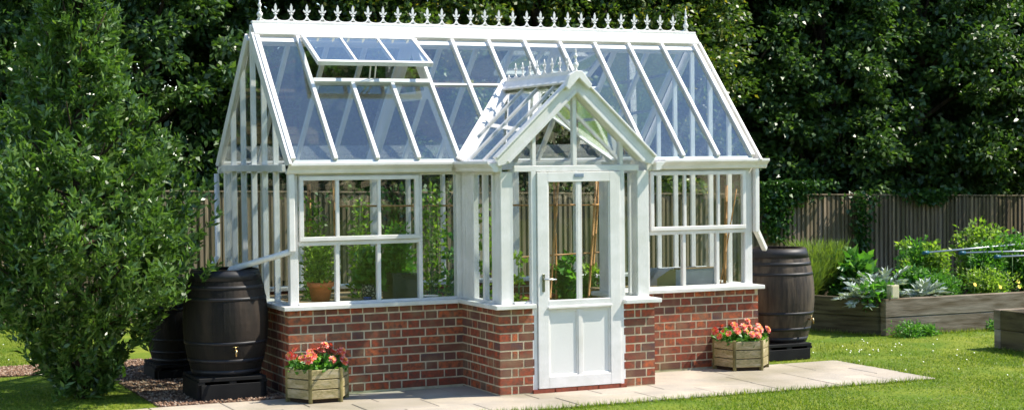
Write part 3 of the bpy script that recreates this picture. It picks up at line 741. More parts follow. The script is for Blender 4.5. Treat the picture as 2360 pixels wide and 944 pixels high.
# threshold: row of brick under the door
bm = BM(); x = 1.915
while x < 2.80: box(bm, x, min(x+.20, 2.815), YPF-.035, YPF+.07, -.03, .040); x += .21
fin('threshold', bm, M['step'], gh)
# floor inside
bm = BM(); box(bm, .10, L_-.10, .10, Wd-.10, -.04, .004); box(bm, x0+.10, x1-.10, -P_+.10, .10, -.04, .004); fin('floor', bm, M['joint'], gh)
# hidden-gap fill: boarding above porch between main eaves (open), none needed

# ---------- rainwater pipes
def pipe(pts, rad_, name='downpipe'):
    bm = BM(); tube(bm, pts, rad_, 12); return fin(name, bm, M['white'], gh)
bm = BM(); box(bm, .008, .062, -.035, .020, 1.245, 1.904); p1 = bevel(fin('downpipe', bm, M['white'], gh), .006)
pipe([(.035, -.008, 1.25), (-.10, .08, 1.20), (-.42, .30, 1.095), (-.435, .31, 1.06)], .026)
bm = BM(); box(bm, 4.669, 4.717, -.03, .03, 1.29, 1.904); bevel(fin('downpipe', bm, M['white'], gh), .006)
bm = BM(); beam(bm, (4.693, 0, 1.31), (4.92, .20, 1.11), .05, .05, (0, -1, .3)); bevel(fin('downpipe', bm, M['white'], gh), .006)
pipe([(-.02, Wd+.04, 1.904), (-.02, Wd+.04, 1.10), (-.12, Wd-.06, .98), (-.28, Wd-.2, .86)], .026)

# ================================================================== INTERIOR
def bench(name, xa, xb, ya, yb, z, label):
    t = thing(name, label, 'bench')
    bm = BM(); n = int((yb-ya)/.10)
    for i in range(n):
        y = ya+(yb-ya)*i/n; box(bm, xa, xb, y+.004, y+(yb-ya)/n-.004, z-.022, z)
    bevel(fin('slatted_top', bm, M['bench'], t), .002)
    for x in (xa+.04, xb-.04):
        for y in (ya+.04, yb-.04):
            bm = BM(); box(bm, x-.02, x+.02, y-.02, y+.02, .004, z-.022); fin('leg', bm, M['bench'], t)
    return t
BZ = .765
bench('staging_bench', .15, 1.50, .16, .72, BZ, 'slatted timber bench under the left front windows inside the greenhouse')
bench('staging_bench', 3.25, 4.56, .16, .72, BZ, 'slatted timber bench under the right front windows inside the greenhouse')
bench('staging_bench', .15, 1.45, 1.50, 2.10, BZ-.05, 'slatted timber bench along the back left inside the greenhouse')

def plant(name, label, cat, x, y, z0, h, spread, n, ln, wd, mt, seed, stems=4, group=None, droop=.0, upb=.3, top=1.0):
    t = thing(name, label, cat, (x, y, z0), group); r = rng(seed); bm = BM(); C0 = []; 
    for i in range(stems):
        a = r.uniform(0, 6.28); rr = spread*r.uniform(.15, .75); hh = h*r.uniform(.65, 1)
        if i == 0: rr *= .2; hh = h
        pts = [(r.normal(0, .01), r.normal(0, .01), 0)]
        for k in range(1, 5):
            f = k/4; pts.append((math.cos(a)*rr*f**1.3+r.normal(0, .01), math.sin(a)*rr*f**1.3+r.normal(0, .01), hh*f))
        tube(bm, pts, [.008, .007, .006, .004, .002], 6)
        for k in np.linspace(.12, 1, max(3, int(n/stems/14))):
            i0 = min(int(k*4), 3); f = k*4-i0; q = np.array(pts[i0])*(1-f)+np.array(pts[i0+1])*f; C0.append((q, k))
    fin('stem', bm, M['greenstem'], t, smooth=True)
    cen = np.array([c for c, k in C0]); ks = np.array([k for c, k in C0]); rad_ = spread*(.42+.3*(1-ks)*top)
    per = max(1, int(n/len(cen)))
    idx = np.repeat(np.arange(len(cen)), per); g = unit(r.normal(size=(len(idx), 3))); g[:, 2] *= .6
    P = cen[idx]+g*(r.random((len(idx), 1))**.6)*rad_[idx][:, None]; P[:, 2] = np.maximum(P[:, 2], .0)
    D = g+r.normal(size=g.shape)*.4+np.array([0, 0, upb-droop])
    leaves('foliage', P, D, ln, wd, mt, t, seed+100)
    return t
def pot(name, label, cat, x, y, z0, r0, r1, h, mt, rim=True):
    bm = BM(); prof = [(.0001, .0), (r0, 0), (r0+(r1-r0)*.8, h*.78)]
    if rim: prof += [(r1*1.0, h*.78), (r1*1.08, h*.80), (r1*1.1, h), (r1*.98, h)]
    else: prof += [(r1, h)]
    prof += [(r1*.9, h*.96), (r1*.85, h*.86), (.0001, h*.86)]
    lathe(bm, prof, 28)
    o = fin(name, bm, mt, None, loc=(x, y, z0)); return T(o, label, cat)
# front-left bench
pot('flower_pot', 'terracotta pot with leafy plant behind the lower left window pane', 'plant pot', .385, .30, BZ, .075, .11, .19, M['terra'])
plant('leafy_plant', 'bright green bushy plant growing out of the terracotta pot', 'plant', .385, .30, BZ+.15, .36, .20, 700, .045, .026, M['tomato'], 11, 7)
t = thing('black_crate', 'black square plastic planting crate behind the third lower left window pane', 'crate', (1.19, .40, BZ))
bm = BM(); 
for (a, b, c_, d_) in ((-.14, .14, -.14, -.125), (-.14, .14, .125, .14), (-.14, -.125, -.125, .125), (.125, .14, -.125, .125)): box(bm, a, b, c_, d_, 0, .245)
box(bm, -.125, .125, -.125, .125, 0, .02); box(bm, -.15, .15, -.15, -.14, .215, .245); bevel(fin('shell', bm, M['darkcrate'], t), .003)
bm = BM(); box(bm, -.124, .124, -.124, .124, .021, .20); fin('compost', bm, M['soil'], t)
plant('leafy_plant', 'dark green drooping plant growing in the black crate', 'plant', 1.17, .40, BZ+.2, .42, .22, 900, .06, .028, M['lush'], 12, 6)
pot('mosaic_pot', 'square looking pot with black and cream mosaic pattern behind the middle window pane', 'plant pot', .885, .40, BZ, .075, .085, .15, M['mosaic'], rim=False)
plant('leafy_plant', 'large leaved fresh green plant rising from the mosaic pot', 'plant', .885, .40, BZ+.13, .30, .16, 260, .09, .06, M['lush'], 13, 5)
pot('blue_pot', 'tiny dark blue glazed pot beside the mosaic pot', 'plant pot', .79, .22, BZ, .03, .038, .045, M['blue'], rim=False)
t = pot('saucer', 'pale blue shallow dish on the bench behind the narrow full height pane', 'dish', 1.40, .28, BZ, .06, .085, .03, M['galv'], rim=False)
# tomato plants along the back left, with stakes
for i, (x, y, h, lab) in enumerate([(.60, 1.15, 1.62, 'tall yellowish green tomato plant beside the left timber stake inside the greenhouse'), (1.05, 1.2, 1.62, 'tall tomato plant behind the middle pane of the upper left window'),
        (1.72, 1.0, 1.72, 'tallest tomato plant seen through the narrow full height pane left of the porch'), (1.45, 1.25, 1.38, 'bushy tomato plant behind the third upper left pane, lower than its neighbours')]):
    plant('tomato_plant', lab, 'tomato plant', x, y, .005, h, .17, 850, .055, .03, M['tomato'], 20+i, 4, 'tomato plants inside the greenhouse')
def cane(p, q, rr, label, name='bamboo_cane', mt='cane', group='bamboo canes inside the greenhouse'):
    bm = BM(); p, q = Vector(p), Vector(q); n = 6; pts = []; rs = []
    for i in range(n+1):
        c = p.lerp(q, i/n); pts.append(c); rs.append(rr)
        if 0 < i < n: d = (q-p).normalized()*.004; pts[-1:] = [c-d, c, c+d]; rs[-1:] = [rr, rr*1.2, rr]
    tube(bm, pts, rs, 8); o = fin(name, bm, M[mt]); return T(o, label, 'cane', group)
cane((.61, 1.32, .004), (.61, 1.32, 1.80), .019, 'thick tan timber stake seen in the first upper left pane', 'timber_stake', 'stake', None)
cane((.88, 1.30, .004), (.85, 1.32, 1.86), .014, 'orange brown cane seen at the first glazing bar of the upper left window')
cane((.90, 1.45, 1.585), (3.85, 1.47, 1.54), .009, 'long horizontal bamboo cane tied across the inside behind the door and left windows')
cane((3.03, 1.28, .02), (3.29, 1.47, 1.84), .013, 'left leaning bamboo cane of the left pair seen through the door')
cane((3.30, 1.55, .02), (3.25, 1.50, 1.86), .013, 'nearly upright bamboo cane of the left pair seen through the door')
cane((3.48, 1.30, .02), (3.72, 1.47, 1.84), .013, 'left leaning bamboo cane of the right pair seen through the door')
cane((3.65, 1.58, .02), (3.77, 1.50, 1.86), .013, 'nearly upright bamboo cane of the right pair seen through the door')
cane((2.6, 1.44, 1.03), (3.9, 1.45, 1.06), .008, 'lower horizontal bamboo cane crossing behind the door glass')
# planting trough behind the door
t = thing('planting_trough', 'low brick edged planting bed at the back behind the door', 'planting bed', (3.05, 1.62, .005))
bm = BM(); brick_run(bm, (-.75, -.25, 0), (.85, -.25, 0), (0, -1, 0), 0, .45, 1, th=.09); fin('brick_edge', bm, M['brick'], t)
bm = BM(); box(bm, -.745, .845, -.245, -.16, 0, .448); fin('mortar', bm, M['mortar'], t)
bm = BM(); box(bm, -.74, .84, -.159, .53, 0, .42); fin('soil', bm, M['soil'], t)
plant('leafy_plant', 'large leaved green plant in the middle of the door glass', 'plant', 3.42, 1.56, .42, .55, .17, 300, .11, .075, M['lush'], 31, 5)
plant('leafy_plant', 'pale leaved bushy plant at the right of the door glass', 'plant', 3.72, 1.6, .42, .45, .15, 260, .09, .055, M['tomato'], 32, 5)
plant('climbing_plant', 'thin climbing plant with pale leaves behind the left porch side pane', 'plant', 2.36, 1.2, .01, 1.55, .12, 260, .08, .05, M['tomato'], 33, 3)
plant('leafy_plant', 'small bright green seedling behind the pane left of the door', 'plant', 2.50, .75, .62, .46, .08, 60, .07, .05, M['tomato'], 34, 3)
t = thing('potting_stand', 'narrow dark box shaped stand carrying the seedling behind the pane left of the door', 'stand', (2.50, .75, .005))
bm = BM(); box(bm, -.10, .10, -.10, .10, .59, .614); fin('top', bm, M['bench'], t)
for a in (-.08, .08):
    for b in (-.08, .08):
        bm = BM(); box(bm, a-.015, a+.015, b-.015, b+.015, 0, .59); fin('leg', bm, M['darkcrate'], t)
plant('climbing_plant', 'green vine with round leaves at the right edge of the narrow full height pane', 'plant', 2.05, 1.35, .01, 1.25, .14, 320, .08, .06, M['lush'], 35, 3)
# small cold frame on the right-hand bench
t = thing('cold_frame', 'small metal sided cold frame with a sloping end on the right hand bench', 'cold frame', (4.10, .42, BZ))
bm = BM(); prism(bm, [(-.33, -.12, 0), (-.13, -.12, 0), (-.13, -.12, .175), (-.18, -.12, .175), (-.33, -.12, .09)], (0, .014, 0)); bevel(fin('olive_side', bm, M['olive'], t), .002)
bm = BM(); box(bm, -.129, .36, -.12, -.108, 0, .17); box(bm, .348, .36, -.107, .12, 0, .17); box(bm, -.33, .36, .12, .132, 0, .175); bevel(fin('metal_side', bm, M['galv'], t), .002)
bm = BM(); box(bm, -.14, .365, -.125, -.105, .171, .183); box(bm, .33, .345, -.13, -.1205, 0, .17); fin('timber_trim', bm, M['bench'], t)
cane((4.50, .27, BZ), (4.545, .30, 1.74), .016, 'thick orange brown stake standing on the right hand bench', 'timber_stake', 'stake', None)
cane((4.53, .40, BZ), (4.60, .20, 1.70), .006, 'thin leaning cane in the last pane of the right window')

# ================================================================== BARRELS
def barrel(loc, H, RM, RT, label, rz=0, tap=True, s0=1, bmat='barrel'):
    t = thing('water_barrel', label, 'barrel', loc, 'oak water barrels beside the greenhouse', rz)
    def rad_at(f): return RT + (RM-RT)*(1-(2*f-1)**2)
    bm = BM(); NS = 24; r = random.Random(s0)
    for k in range(NS):                                  # staves
        a0 = 2*math.pi*k/NS+.0015; a1 = 2*math.pi*(k+1)/NS-.0015; dr = r.uniform(-.0008, .0008); prev = None
        am = (a0+a1)/2
        for i in range(15):
            f = i/14; R = rad_at(f)+dr; z = f*H
            ring = [bm.verts.new((R*math.cos(a), R*math.sin(a), z)) for a in (a0, am, a1)] + [bm.verts.new(((R-.025)*math.cos(a), (R-.025)*math.sin(a), z)) for a in (a1, a0)]
            if prev:
                for q in range(5): bm.faces.new([prev[q], prev[(q+1) % 5], ring[(q+1) % 5], ring[q]])
            else: bm.faces.new(ring[::-1])
            prev = ring
        bm.faces.new(prev)
    fin('staves', bm, M[bmat], t)
    for f0, f1 in ((.012, .06), (.13, .165), (.30, .33), (.715, .745), (.82, .855), (.90, .992)):
        bm = BM(); lathe(bm, [(rad_at(f0)+.001, f0*H), (rad_at(f0)+.0035, f0*H), (rad_at(f1)+.0035, f1*H), (rad_at(f1)+.001, f1*H)], 48); fin('hoop', bm, M['hoop'], t)
    bm = BM(); lathe(bm, [(.0001, H-.03), (RT-.024, H-.03), (RT-.024, H-.05), (.0001, H-.05)], 40); fin('head', bm, M['barrel'], t)
    if tap:
        a = -math.pi/2; R = rad_at(.25)
        bm = BM(); y = -R
        tube(bm, [(0, y+.01, .25*H), (0, y-.05, .25*H)], .009, 8); tube(bm, [(0, y-.045, .25*H+.012), (0, y-.052, .25*H-.015), (0, y-.056, .25*H-.045)], [.011, .009, .008], 8)
        tube(bm, [(0, y-.03, .25*H), (0, y-.03, .25*H+.035)], .005, 6); beam(bm, (-.022, y-.03, .25*H+.036), (.022, y-.03, .25*H+.036), .008, .006)
        fin('tap', bm, M['brass'], t)
    return t
def stand(loc, wx, wy, h, label, rz=0):
    t = thing('barrel_stand', label, 'barrel stand', loc, 'black barrel stands', rz)
    bm = BM()
    n = 5
    for i in range(n):
        y = -wy/2 + wy*i/n; box(bm, -wx/2, wx/2, y+.008, y+wy/n-.008, h-.03, h)
    bevel(fin('top_slats', bm, M['black'], t), .003)
    for y in (-wy/2+.01, wy/2-.04):
        bm = BM(); box(bm, -wx/2+.02, wx/2-.02, y, y+.03, 0.0, h-.055); bevel(fin('side_board', bm, M['black'], t), .003)
    for x in (-wx/2+.02, 0, wx/2-.02):
        bm = BM(); box(bm, x-.03, x+.03, -wy/2+.045, wy/2-.045, .0, h-.0305)
        box(bm, x-.03, x+.03, -wy/2+.012, -wy/2+.038, h-.0545, h-.0305); fin('bearer', bm, M['black'], t)
    return t
stand((-.47, .37, .006), .58, .62, .19, 'black timber stand under the large barrel by the left brick corner')
barrel((-.445, .39, .196), .90, .365, .285, 'large shaded oak barrel left of the greenhouse, fed by the white front downpipe', rad(-2), bmat='barrelshade')
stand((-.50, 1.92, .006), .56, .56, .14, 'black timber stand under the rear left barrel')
barrel((-.50, 1.92, .146), .70, .31, .245, 'smaller shaded barrel behind the large one, beneath the left tree', 0, False, 2, 'barrelshade')
stand((5.19, .47, .0), .52, .60, .16, 'black timber stand under the barrel at the right end of the greenhouse')
barrel((5.26, .50, .160), .94, .37, .285, 'brown weathered oak barrel at the right end of the greenhouse', rad(28), True, 3)

# ================================================================== PLANTERS
def planter(cx_, cy_, ang, label, flabel, seed):
    """hexagonal, ang = direction of the front corner"""
    R = .275; H = .275
    t = thing('timber_planter', label, 'planter', (cx_, cy_, .007), 'hexagonal timber planters')
    V = [Vector((math.cos(ang+i*math.pi/3), math.sin(ang+i*math.pi/3), 0)) for i in range(6)]
    zc = .03
    for c in range(3):
        bm = BM()
        for i in range(6):
            a, b = V[i]*R, V[(i+1) % 6]*R; n_ = ((a+b)/2).normalized(); d = (b-a).normalized()
            p, q = a+d*.012, b-d*.012
            z0 = zc+.004+c*.083; z1 = z0+.076
            prism(bm, [p+Vector((0, 0, z0)), q+Vector((0, 0, z0)), q+Vector((0, 0, z1)), p+Vector((0, 0, z1))], -n_*.02)
        bevel(fin('board_course', bm, M['planter'], t), .004)
    for i in range(6):
        bm = BM(); v = V[i]; s = Vector((-v.y, v.x, 0)); a = v*(R+.004)
        prism(bm, [a-s*.016-v*.006, a, a+s*.016-v*.006, a+s*.010-v*.05, a-s*.010-v*.05], (0, 0, zc+.255))
        bevel(fin('corner_post', bm, M['planterpost'], t), .002)
    bm = BM()
    for i in range(0, 6):
        a, b = V[i]*(R-.03), V[(i+1) % 6]*(R-.03); prism(bm, [a, b, b*.9, a*.9], (0, 0, zc+.01))
    fin('plinth', bm, M['black'], t)
    bm = BM(); prism(bm, [v*(R*.9) for v in V], (0, 0, .24)); fin('compost', bm, M['soil'], t)
    # dark green foliage and coral flowers
    f = thing('flowering_plant', flabel, 'flowers', (cx_, cy_, .247), 'coral flowers in the planters'); r = rng(seed)
    n = 650; a = r.uniform(0, 6.28, n); rr = .24*np.sqrt(r.random(n)); z = r.uniform(0, .13, n)*(1-.5*(rr/.25)**2)
    P = np.stack([rr*np.cos(a), rr*np.sin(a), z], 1); D = np.stack([np.cos(a)*.6, np.sin(a)*.6, 0*a+.6], 1)+r.normal(size=(n, 3))*.5
    leaves('foliage', P, D, .05, .032, M['lush'], f, seed)
    bm = BM(); heads = []
    for k in range(30):
        a = r.uniform(0, 6.28); q = .235*math.sqrt(r.random()); hz = .21*(1-.4*(q/.25)**2)*r.uniform(.55, 1.1)
        c = Vector((q*math.cos(a)*1.15, q*math.sin(a)*1.15, hz)); heads.append(c); tube(bm, [(c.x*.5, c.y*.5, .0), (c.x*.85, c.y*.85, c.z*.6), c-Vector((0, 0, .01))], .0025, 5)
    fin('stems', bm, M['greenstem'], f)
    for c in heads:
        bm = BM(); up = (Vector((c.x, c.y-.08, .16))).normalized(); s = up.orthogonal().normalized(); u = up.cross(s); sc = r.uniform(1.0, 1.35)
        for ring, (nn, Rr, lift, wdt) in enumerate(((9, .034, -.004, .024), (8, .027, .008, .019), (6, .018, .016, .014))):
            for i in range(nn):
                a = 2*math.pi*(i+ring*.5)/nn+r.normal()*.1; d = s*math.cos(a)+u*math.sin(a); e_ = up.cross(d)
                b0 = bm.verts.new(c+up*(lift*.5)); b1 = bm.verts.new(c+(d*Rr*.6+e_*wdt*.5+up*lift)*sc); b2 = bm.verts.new(c+(d*Rr+up*(lift+.002))*sc); b3 = bm.verts.new(c+(d*Rr*.6-e_*wdt*.5+up*lift)*sc)
                bm.faces.new([b0, b1, b2, b3])
        for i in range(5):
            a = i*1.257; q = c+(s*math.cos(a)+u*math.sin(a))*.006+up*.020; z_ = [bm.verts.new(q+v_*.008) for v_ in (s, u, -s, -u)]; fc = bm.faces.new(z_); fc.material_index = 1
        me = fin('flower_head', bm, [M['petal'], M['core']], f)
    return t
def vdir(x, y): d = Vector((x-CAM.x, y-CAM.y, 0)).normalized(); return math.atan2(-d.y, -d.x)      # towards the camera
for (px_, py_, lab, fl, sd) in ((.0, -.50, 'hexagonal wooden planter of pink flowers in front of the left brick wall', 'coral and orange flowers in the left planter before the brick wall', 51),
                            (4.215, -.36, 'hexagonal wooden planter on the paving near the right barrel', 'coral and orange flowers in the right planter near the barrel', 52)):
    a = vdir(px_, py_) - rad(30-17)            # direction of the near corner seen from the planter centre
    planter(px_+(.03 if px_ < 1 else 0)-.275*math.cos(a), py_-.275*math.sin(a), a, lab, fl, sd)

# ================================================================== FENCE
FY = 7.5
def ftop(x): return 1.67 - .30*(x-.9)/13.8
fence = thing('board_fence', 'weathered grey brown close board fence across the back of the garden', 'fence', (0, FY, 0))
bm = BM(); r = random.Random(12); x = -6.0
while x < 19:
    wd = r.uniform(.040, .052); zt = ftop(x)-.03+r.uniform(-.008, .008); d = r.uniform(-.009, .009); zt += r.uniform(-.012, .006)
    prism(bm, [(x, -.030+d, -.02), (x+wd, -.024+d, -.02), (x+wd, -.004, -.02), (x, -.004, -.02)], (0, 0, zt+.02))
    prism(bm, [(x-.014, -.002, -.02), (x+.062, -.003, -.02), (x+.062, .010, -.02), (x-.014, .010, -.02)], (0, 0, zt+.0)); x += .080+r.uniform(-.010, .010)
fin('boards', bm, M['fence'], fence)
bm = BM(); beam(bm, (-6, -.01, ftop(-6)-.018), (19, -.01, ftop(19)-.018), .06, .02)
bevel(fin('capping_rail', bm, M['fence'], fence), .003)
bm = BM()
for z in (.35, 1.2): beam(bm, (-6, .04, z), (19, .04, z), .05, .06)
fin('back_rail', bm, M['fence'], fence)
x = -5.0
while x < 19:
    bm = BM(); box(bm, x-.05, x+.05, .03, .12, -.05, ftop(x)-.06); fin('post', bm, M['fence'], fence); x += 2.9
# ivy hanging over the fence
def ivy(x, top, bot, wd, n, seed, label):
    t = thing('ivy', label, 'ivy', (x, FY-.03, 0), 'ivy on the fence'); r = rng(seed); bm = BM()
    for k in range(4):
        a = r.normal(0, wd*.4); pts = [(a*.3, .0, bot)]
        for q in range(1, 7): f = q/6; pts.append((a*f+r.normal(0, .03), -.03, bot+(top-bot)*f))
        tube(bm, pts, .006, 5)
    fin('stem', bm, M['bark'], t)
    f = r.random(n); P = np.stack([r.normal(0, wd*(.5+.5*f), n), -.04-.09*r.random(n)*(.4+f), bot+(top-bot)*f**.8], 1)
    D = np.stack([r.normal(size=n), -.8-r.random(n), r.normal(size=n)-.3], 1)
    leaves('foliage', P, D, .075, .06, M['ivy'], t, seed); return t
ivy(9.75, 1.52, .75, .22, 700, 61, 'ivy spilling over the fence just right of the right barrel')
ivy(11.3, 1.49, .2, .14, 620, 62, 'narrow column of ivy climbing the fence behind the silver plant')
ivy(9.9, 1.66, 1.30, .45, 1000, 63, 'ivy hanging over the fence top beside the right end of the greenhouse roof')
ivy(12.6, 1.5, 1.26, .35, 450, 65, 'ivy tips hanging over the fence top toward the right edge')
ivy(3.8, 1.70, .9, .5, 500, 64, 'ivy on the fence seen through the greenhouse glass')

# ================================================================== RAISED BEDS
def raised_bed(xa, xb, ya, yb, h, label, soil=.33, skew=0):
    t = thing('raised_bed', label, 'raised bed', (xa, ya, -.005)); X, Y = xb-xa, yb-ya; th = .10; sk = skew*(Y)
    for c in range(2):
        z0, z1 = c*h/2+.002, (c+1)*h/2-.002; e_ = 0 if c else .004
        bm = BM(); box(bm, e_, X-e_, e_, th, z0, z1); bevel(fin('sleeper', bm, M['sleeper'], t), .006)
        bm = BM(); box(bm, e_-skew*(Y-th), X-e_, Y-th, Y-e_, z0, z1); bevel(fin('sleeper', bm, M['sleeper'], t), .006)
        bm = BM(); prism(bm, [(e_-skew*(th+.003), th+.003, z0), (th-skew*(th+.003), th+.003, z0), (th-skew*(Y-th-.003), Y-th-.003, z0), (e_-skew*(Y-th-.003), Y-th-.003, z0)], (0, 0, z1-z0)); bevel(fin('sleeper', bm, M['sleepershade'], t), .006)
        bm = BM(); box(bm, X-th, X-e_, th+.003, Y-th-.003, z0, z1); bevel(fin('sleeper', bm, M['sleeper'], t), .006)
    bm = BM(); prism(bm, [(th-skew*th+.002, th+.002, 0), (X-th-.002, th+.002, 0), (X-th-.002, Y-th-.002, 0), (th-sk+.002, Y-th-.002, 0)], (0, 0, soil)); fin('soil', bm, M['soil'], t)
    return t
raised_bed(7.38, 13.5, 1.55, 3.35, .415, 'long weathered timber raised bed full of vegetables by the fence', skew=.42)
raised_bed(7.62, 10.5, -2.6, .04, .41, 'timber raised bed with its shaded side coloured dark at the right edge of the lawn')
BS = .325
def feather(name, label, x, y, z0, h, spread, n, mt, seed, cat='plant'):
    t = thing(name, label, cat, (x, y, z0)); r = rng(seed); a = r.uniform(0, 6.28, n); k = spread*r.random(n)**.6; f = r.random(n)
    q = h*(.35+.65*f); P = np.stack([np.cos(a)*k*f*.9, np.sin(a)*k*f*.9, q*f], 1)
    D = np.stack([np.cos(a)*.5, np.sin(a)*.5, 0*a+1.1], 1)+r.normal(size=(n, 3))*.35
    leaves('foliage', P, D, .12, .008, mt, t, seed)
    bm = BM()
    for i in range(9):
        b = i*.7; tube(bm, [(0, 0, 0), (math.cos(b)*spread*.3, math.sin(b)*spread*.3, h*.5), (math.cos(b)*spread*.7, math.sin(b)*spread*.7, h*.9)], [.006, .004, .002], 5)
    fin('stem', bm, M['greenstem'], t); return t
feather('fennel_plant', 'tall feathery yellow green fennel at the left end of the raised bed', 7.45, 2.95, BS, .62, .42, 5200, M['feather'], 71)
feather('fennel_plant', 'shorter feathery green clump behind the right barrel', 7.15, 2.7, BS, .42, .26, 2200, M['feather'], 77)
def artichoke(x, y, h, n, label, seed, mt='silver'):
    t = thing('artichoke_plant', label, 'plant', (x, y, BS), 'silver leaved plants in the raised bed'); r = rng(seed); P = []; D = []; bm = BM()
    for i in range(n):
        a = r.uniform(0, 6.28); el = r.uniform(.4, 1.25); Lr = h*r.uniform(.6, 1.1); pts = []
        for k in range(7):
            f = k/6; rr = Lr*f*math.cos(el)*(1+.25*f); z = Lr*f*math.sin(el)-.45*Lr*f**2.6*math.cos(el); pts.append(Vector((rr*math.cos(a), rr*math.sin(a), z)))
        tube(bm, pts, [.007, .006, .006, .005, .004, .003, .002], 5)
        for k in range(1, 7):
            for sg in (-1, 1):
                for q in range(2):
                    d = (pts[k]-pts[k-1]).normalized(); s = d.cross(Vector((0, 0, 1))).normalized()*sg; P.append(pts[k]-d*.02*q); D.append(s*.8+d*.7+Vector((0, 0, .15)))
        P.append(pts[-1]); D.append(pts[-1]-pts[-2])
    fin('stem', bm, M['greenstem'], t); leaves('foliage', [tuple(p) for p in P], [tuple(d) for d in D], .10, .036, M[mt], t, seed, .1); return t
artichoke(7.35, 1.95, .30, 24, 'low silver leaved plant at the left corner of the raised bed', 72)
artichoke(7.82, 2.25, .48, 26, 'tall silvery artichoke plant in the middle of the bed near the cream block', 73)
artichoke(8.15, 1.85, .26, 20, 'sprawling silver leaved plant right of the cream block', 74)
plant('courgette_plant', 'broad leaved dark green plant behind the silver leaves', 'plant', 7.75, 2.75, BS, .48, .30, 520, .13, .09, M['lush'], 75, 7)
plant('courgette_plant', 'low broad green leaves at the front left corner of the bed', 'plant', 7.42, 1.78, BS, .20, .22, 320, .09, .06, M['lush'], 79, 6)
plant('bean_plant', 'slender pale leaved climber standing alone against the fence', 'plant', 8.55, 2.7, BS, .62, .10, 110, .075, .05, M['tomato'], 76, 3)
plant('potato_plant', 'mid green bushy plant in the middle of the raised bed', 'plant', 8.72, 2.2, BS, .27, .36, 2200, .045, .016, M['lush'], 78, 9)
plant('potato_plant', 'yellow green leafy plant with upright shoots under the left pole end', 'plant', 9.02, 2.75, BS, .60, .26, 900, .06, .04, M['tomato'], 80, 7)
plant('currant_bush', 'mid green bush filling the back of the raised bed between the climber and the pole', 'plant', 9.0, 3.05, BS, .62, .42, 2200, .055, .035, M['lush'], 87, 9)
plant('bean_plant', 'dark green leafy plant reaching above the poles near the right edge', 'plant', 9.9, 2.95, BS, .82, .42, 2600, .06, .038, M['tomato'], 88, 10)
plant('chard_plant', 'low leafy green plant between the silver plants and the climber', 'plant', 8.35, 2.35, BS, .34, .26, 800, .07, .04, M['lush'], 89, 8)
plant('bean_plant', 'dense tall bushy plant under the white pole', 'plant', 9.55, 2.4, BS, .58, .36, 3000, .05, .032, M['lush'], 81, 10)
plant('bean_plant', 'tall leafy plant at the right end of the raised bed', 'plant', 10.15, 2.5, BS, .68, .40, 3000, .055, .035, M['lush'], 82, 10)
plant('bean_plant', 'yellow green bushy plant low at the front right of the bed', 'plant', 9.2, 1.95, BS, .30, .36, 1900, .042, .024, M['tomato'], 83, 9)
t = thing('marigold', 'yellow marigold flowers low at the front right of the raised bed', 'flowers', (9.2, 1.78, BS)); r = rng(84)
for i in range(9):
    bm = BM(); x, y, z = r.uniform(-.5, .7), r.uniform(-.06, .15), r.uniform(.10, .2); tube(bm, [(x, y, 0), (x, y, z)], .003, 5)
    c = [bm.verts.new((x+.024*math.cos(a), y+.012*math.sin(a)-.01, z+.022*math.sin(a))) for a in np.linspace(0, 6.28, 9)[:-1]]; f = bm.faces.new(c); f.material_index = 1
    fin('flower', bm, [M['greenstem'], M['yellow']], t)
bm = BM(); box(bm, 0, .105, 0, .09, 0, .15); box(bm, .012, .093, -.004, .0, .012, .138)
T(bevel(fin('cream_block', bm, M['tapewhite'], loc=(7.47, 1.56, .412)), .008, 2), 'small upright cream block standing on the front corner of the raised bed', 'block')
# poles with teal end caps on canes
for i, (p, q, lab) in enumerate([((8.51, 2.3, .86), (10.6, 2.45, .93), 'grey tube with a teal cap, the longer and higher one over the bed'), ((9.01, 2.25, .845), (11.2, 2.2, .83), 'second grey tube with a teal cap crossing below the first'),
                               ((9.33, 2.0, .80), (10.6, 2.0, .80), 'short pale tube with dark teal cap at the right of the bed')]):
    t = thing('garden_pole', lab, 'pole', (0, 0, 0), 'capped tubes over the raised bed')
    bm = BM(); tube(bm, [p, q], .011, 8); fin('tube', bm, M['alu'], t)
    bm = BM(); d = (Vector(q)-Vector(p)).normalized(); tube(bm, [Vector(p)-d*.02, Vector(p)+d*.06], .022, 10); fin('cap', bm, M['teal'], t)
    bm = BM()
    for f in (.35, .9): c = Vector(p).lerp(Vector(q), f); tube(bm, [(c.x, c.y, BS), (c.x, c.y, c.z-.008)], .006, 6)
    fin('support', bm, M['greenstem'], t)
# weeds at the foot of the bed
for i, (x, y, s, lab) in enumerate([(7.55, 1.38, .15, 'leafy weed clump at the near corner of the raised bed'), (7.85, 1.42, .11, 'low weeds along the foot of the raised bed, second clump from its corner'), (8.9, 1.42, .11, 'weed clump at the foot of the bed farther right')]):
    plant('weed', lab, 'weeds', x, y, -.005, s*.8, s*1.9, 520, .04, .02, M['lush'], 90+i, 8, 'weeds at the foot of the raised bed')

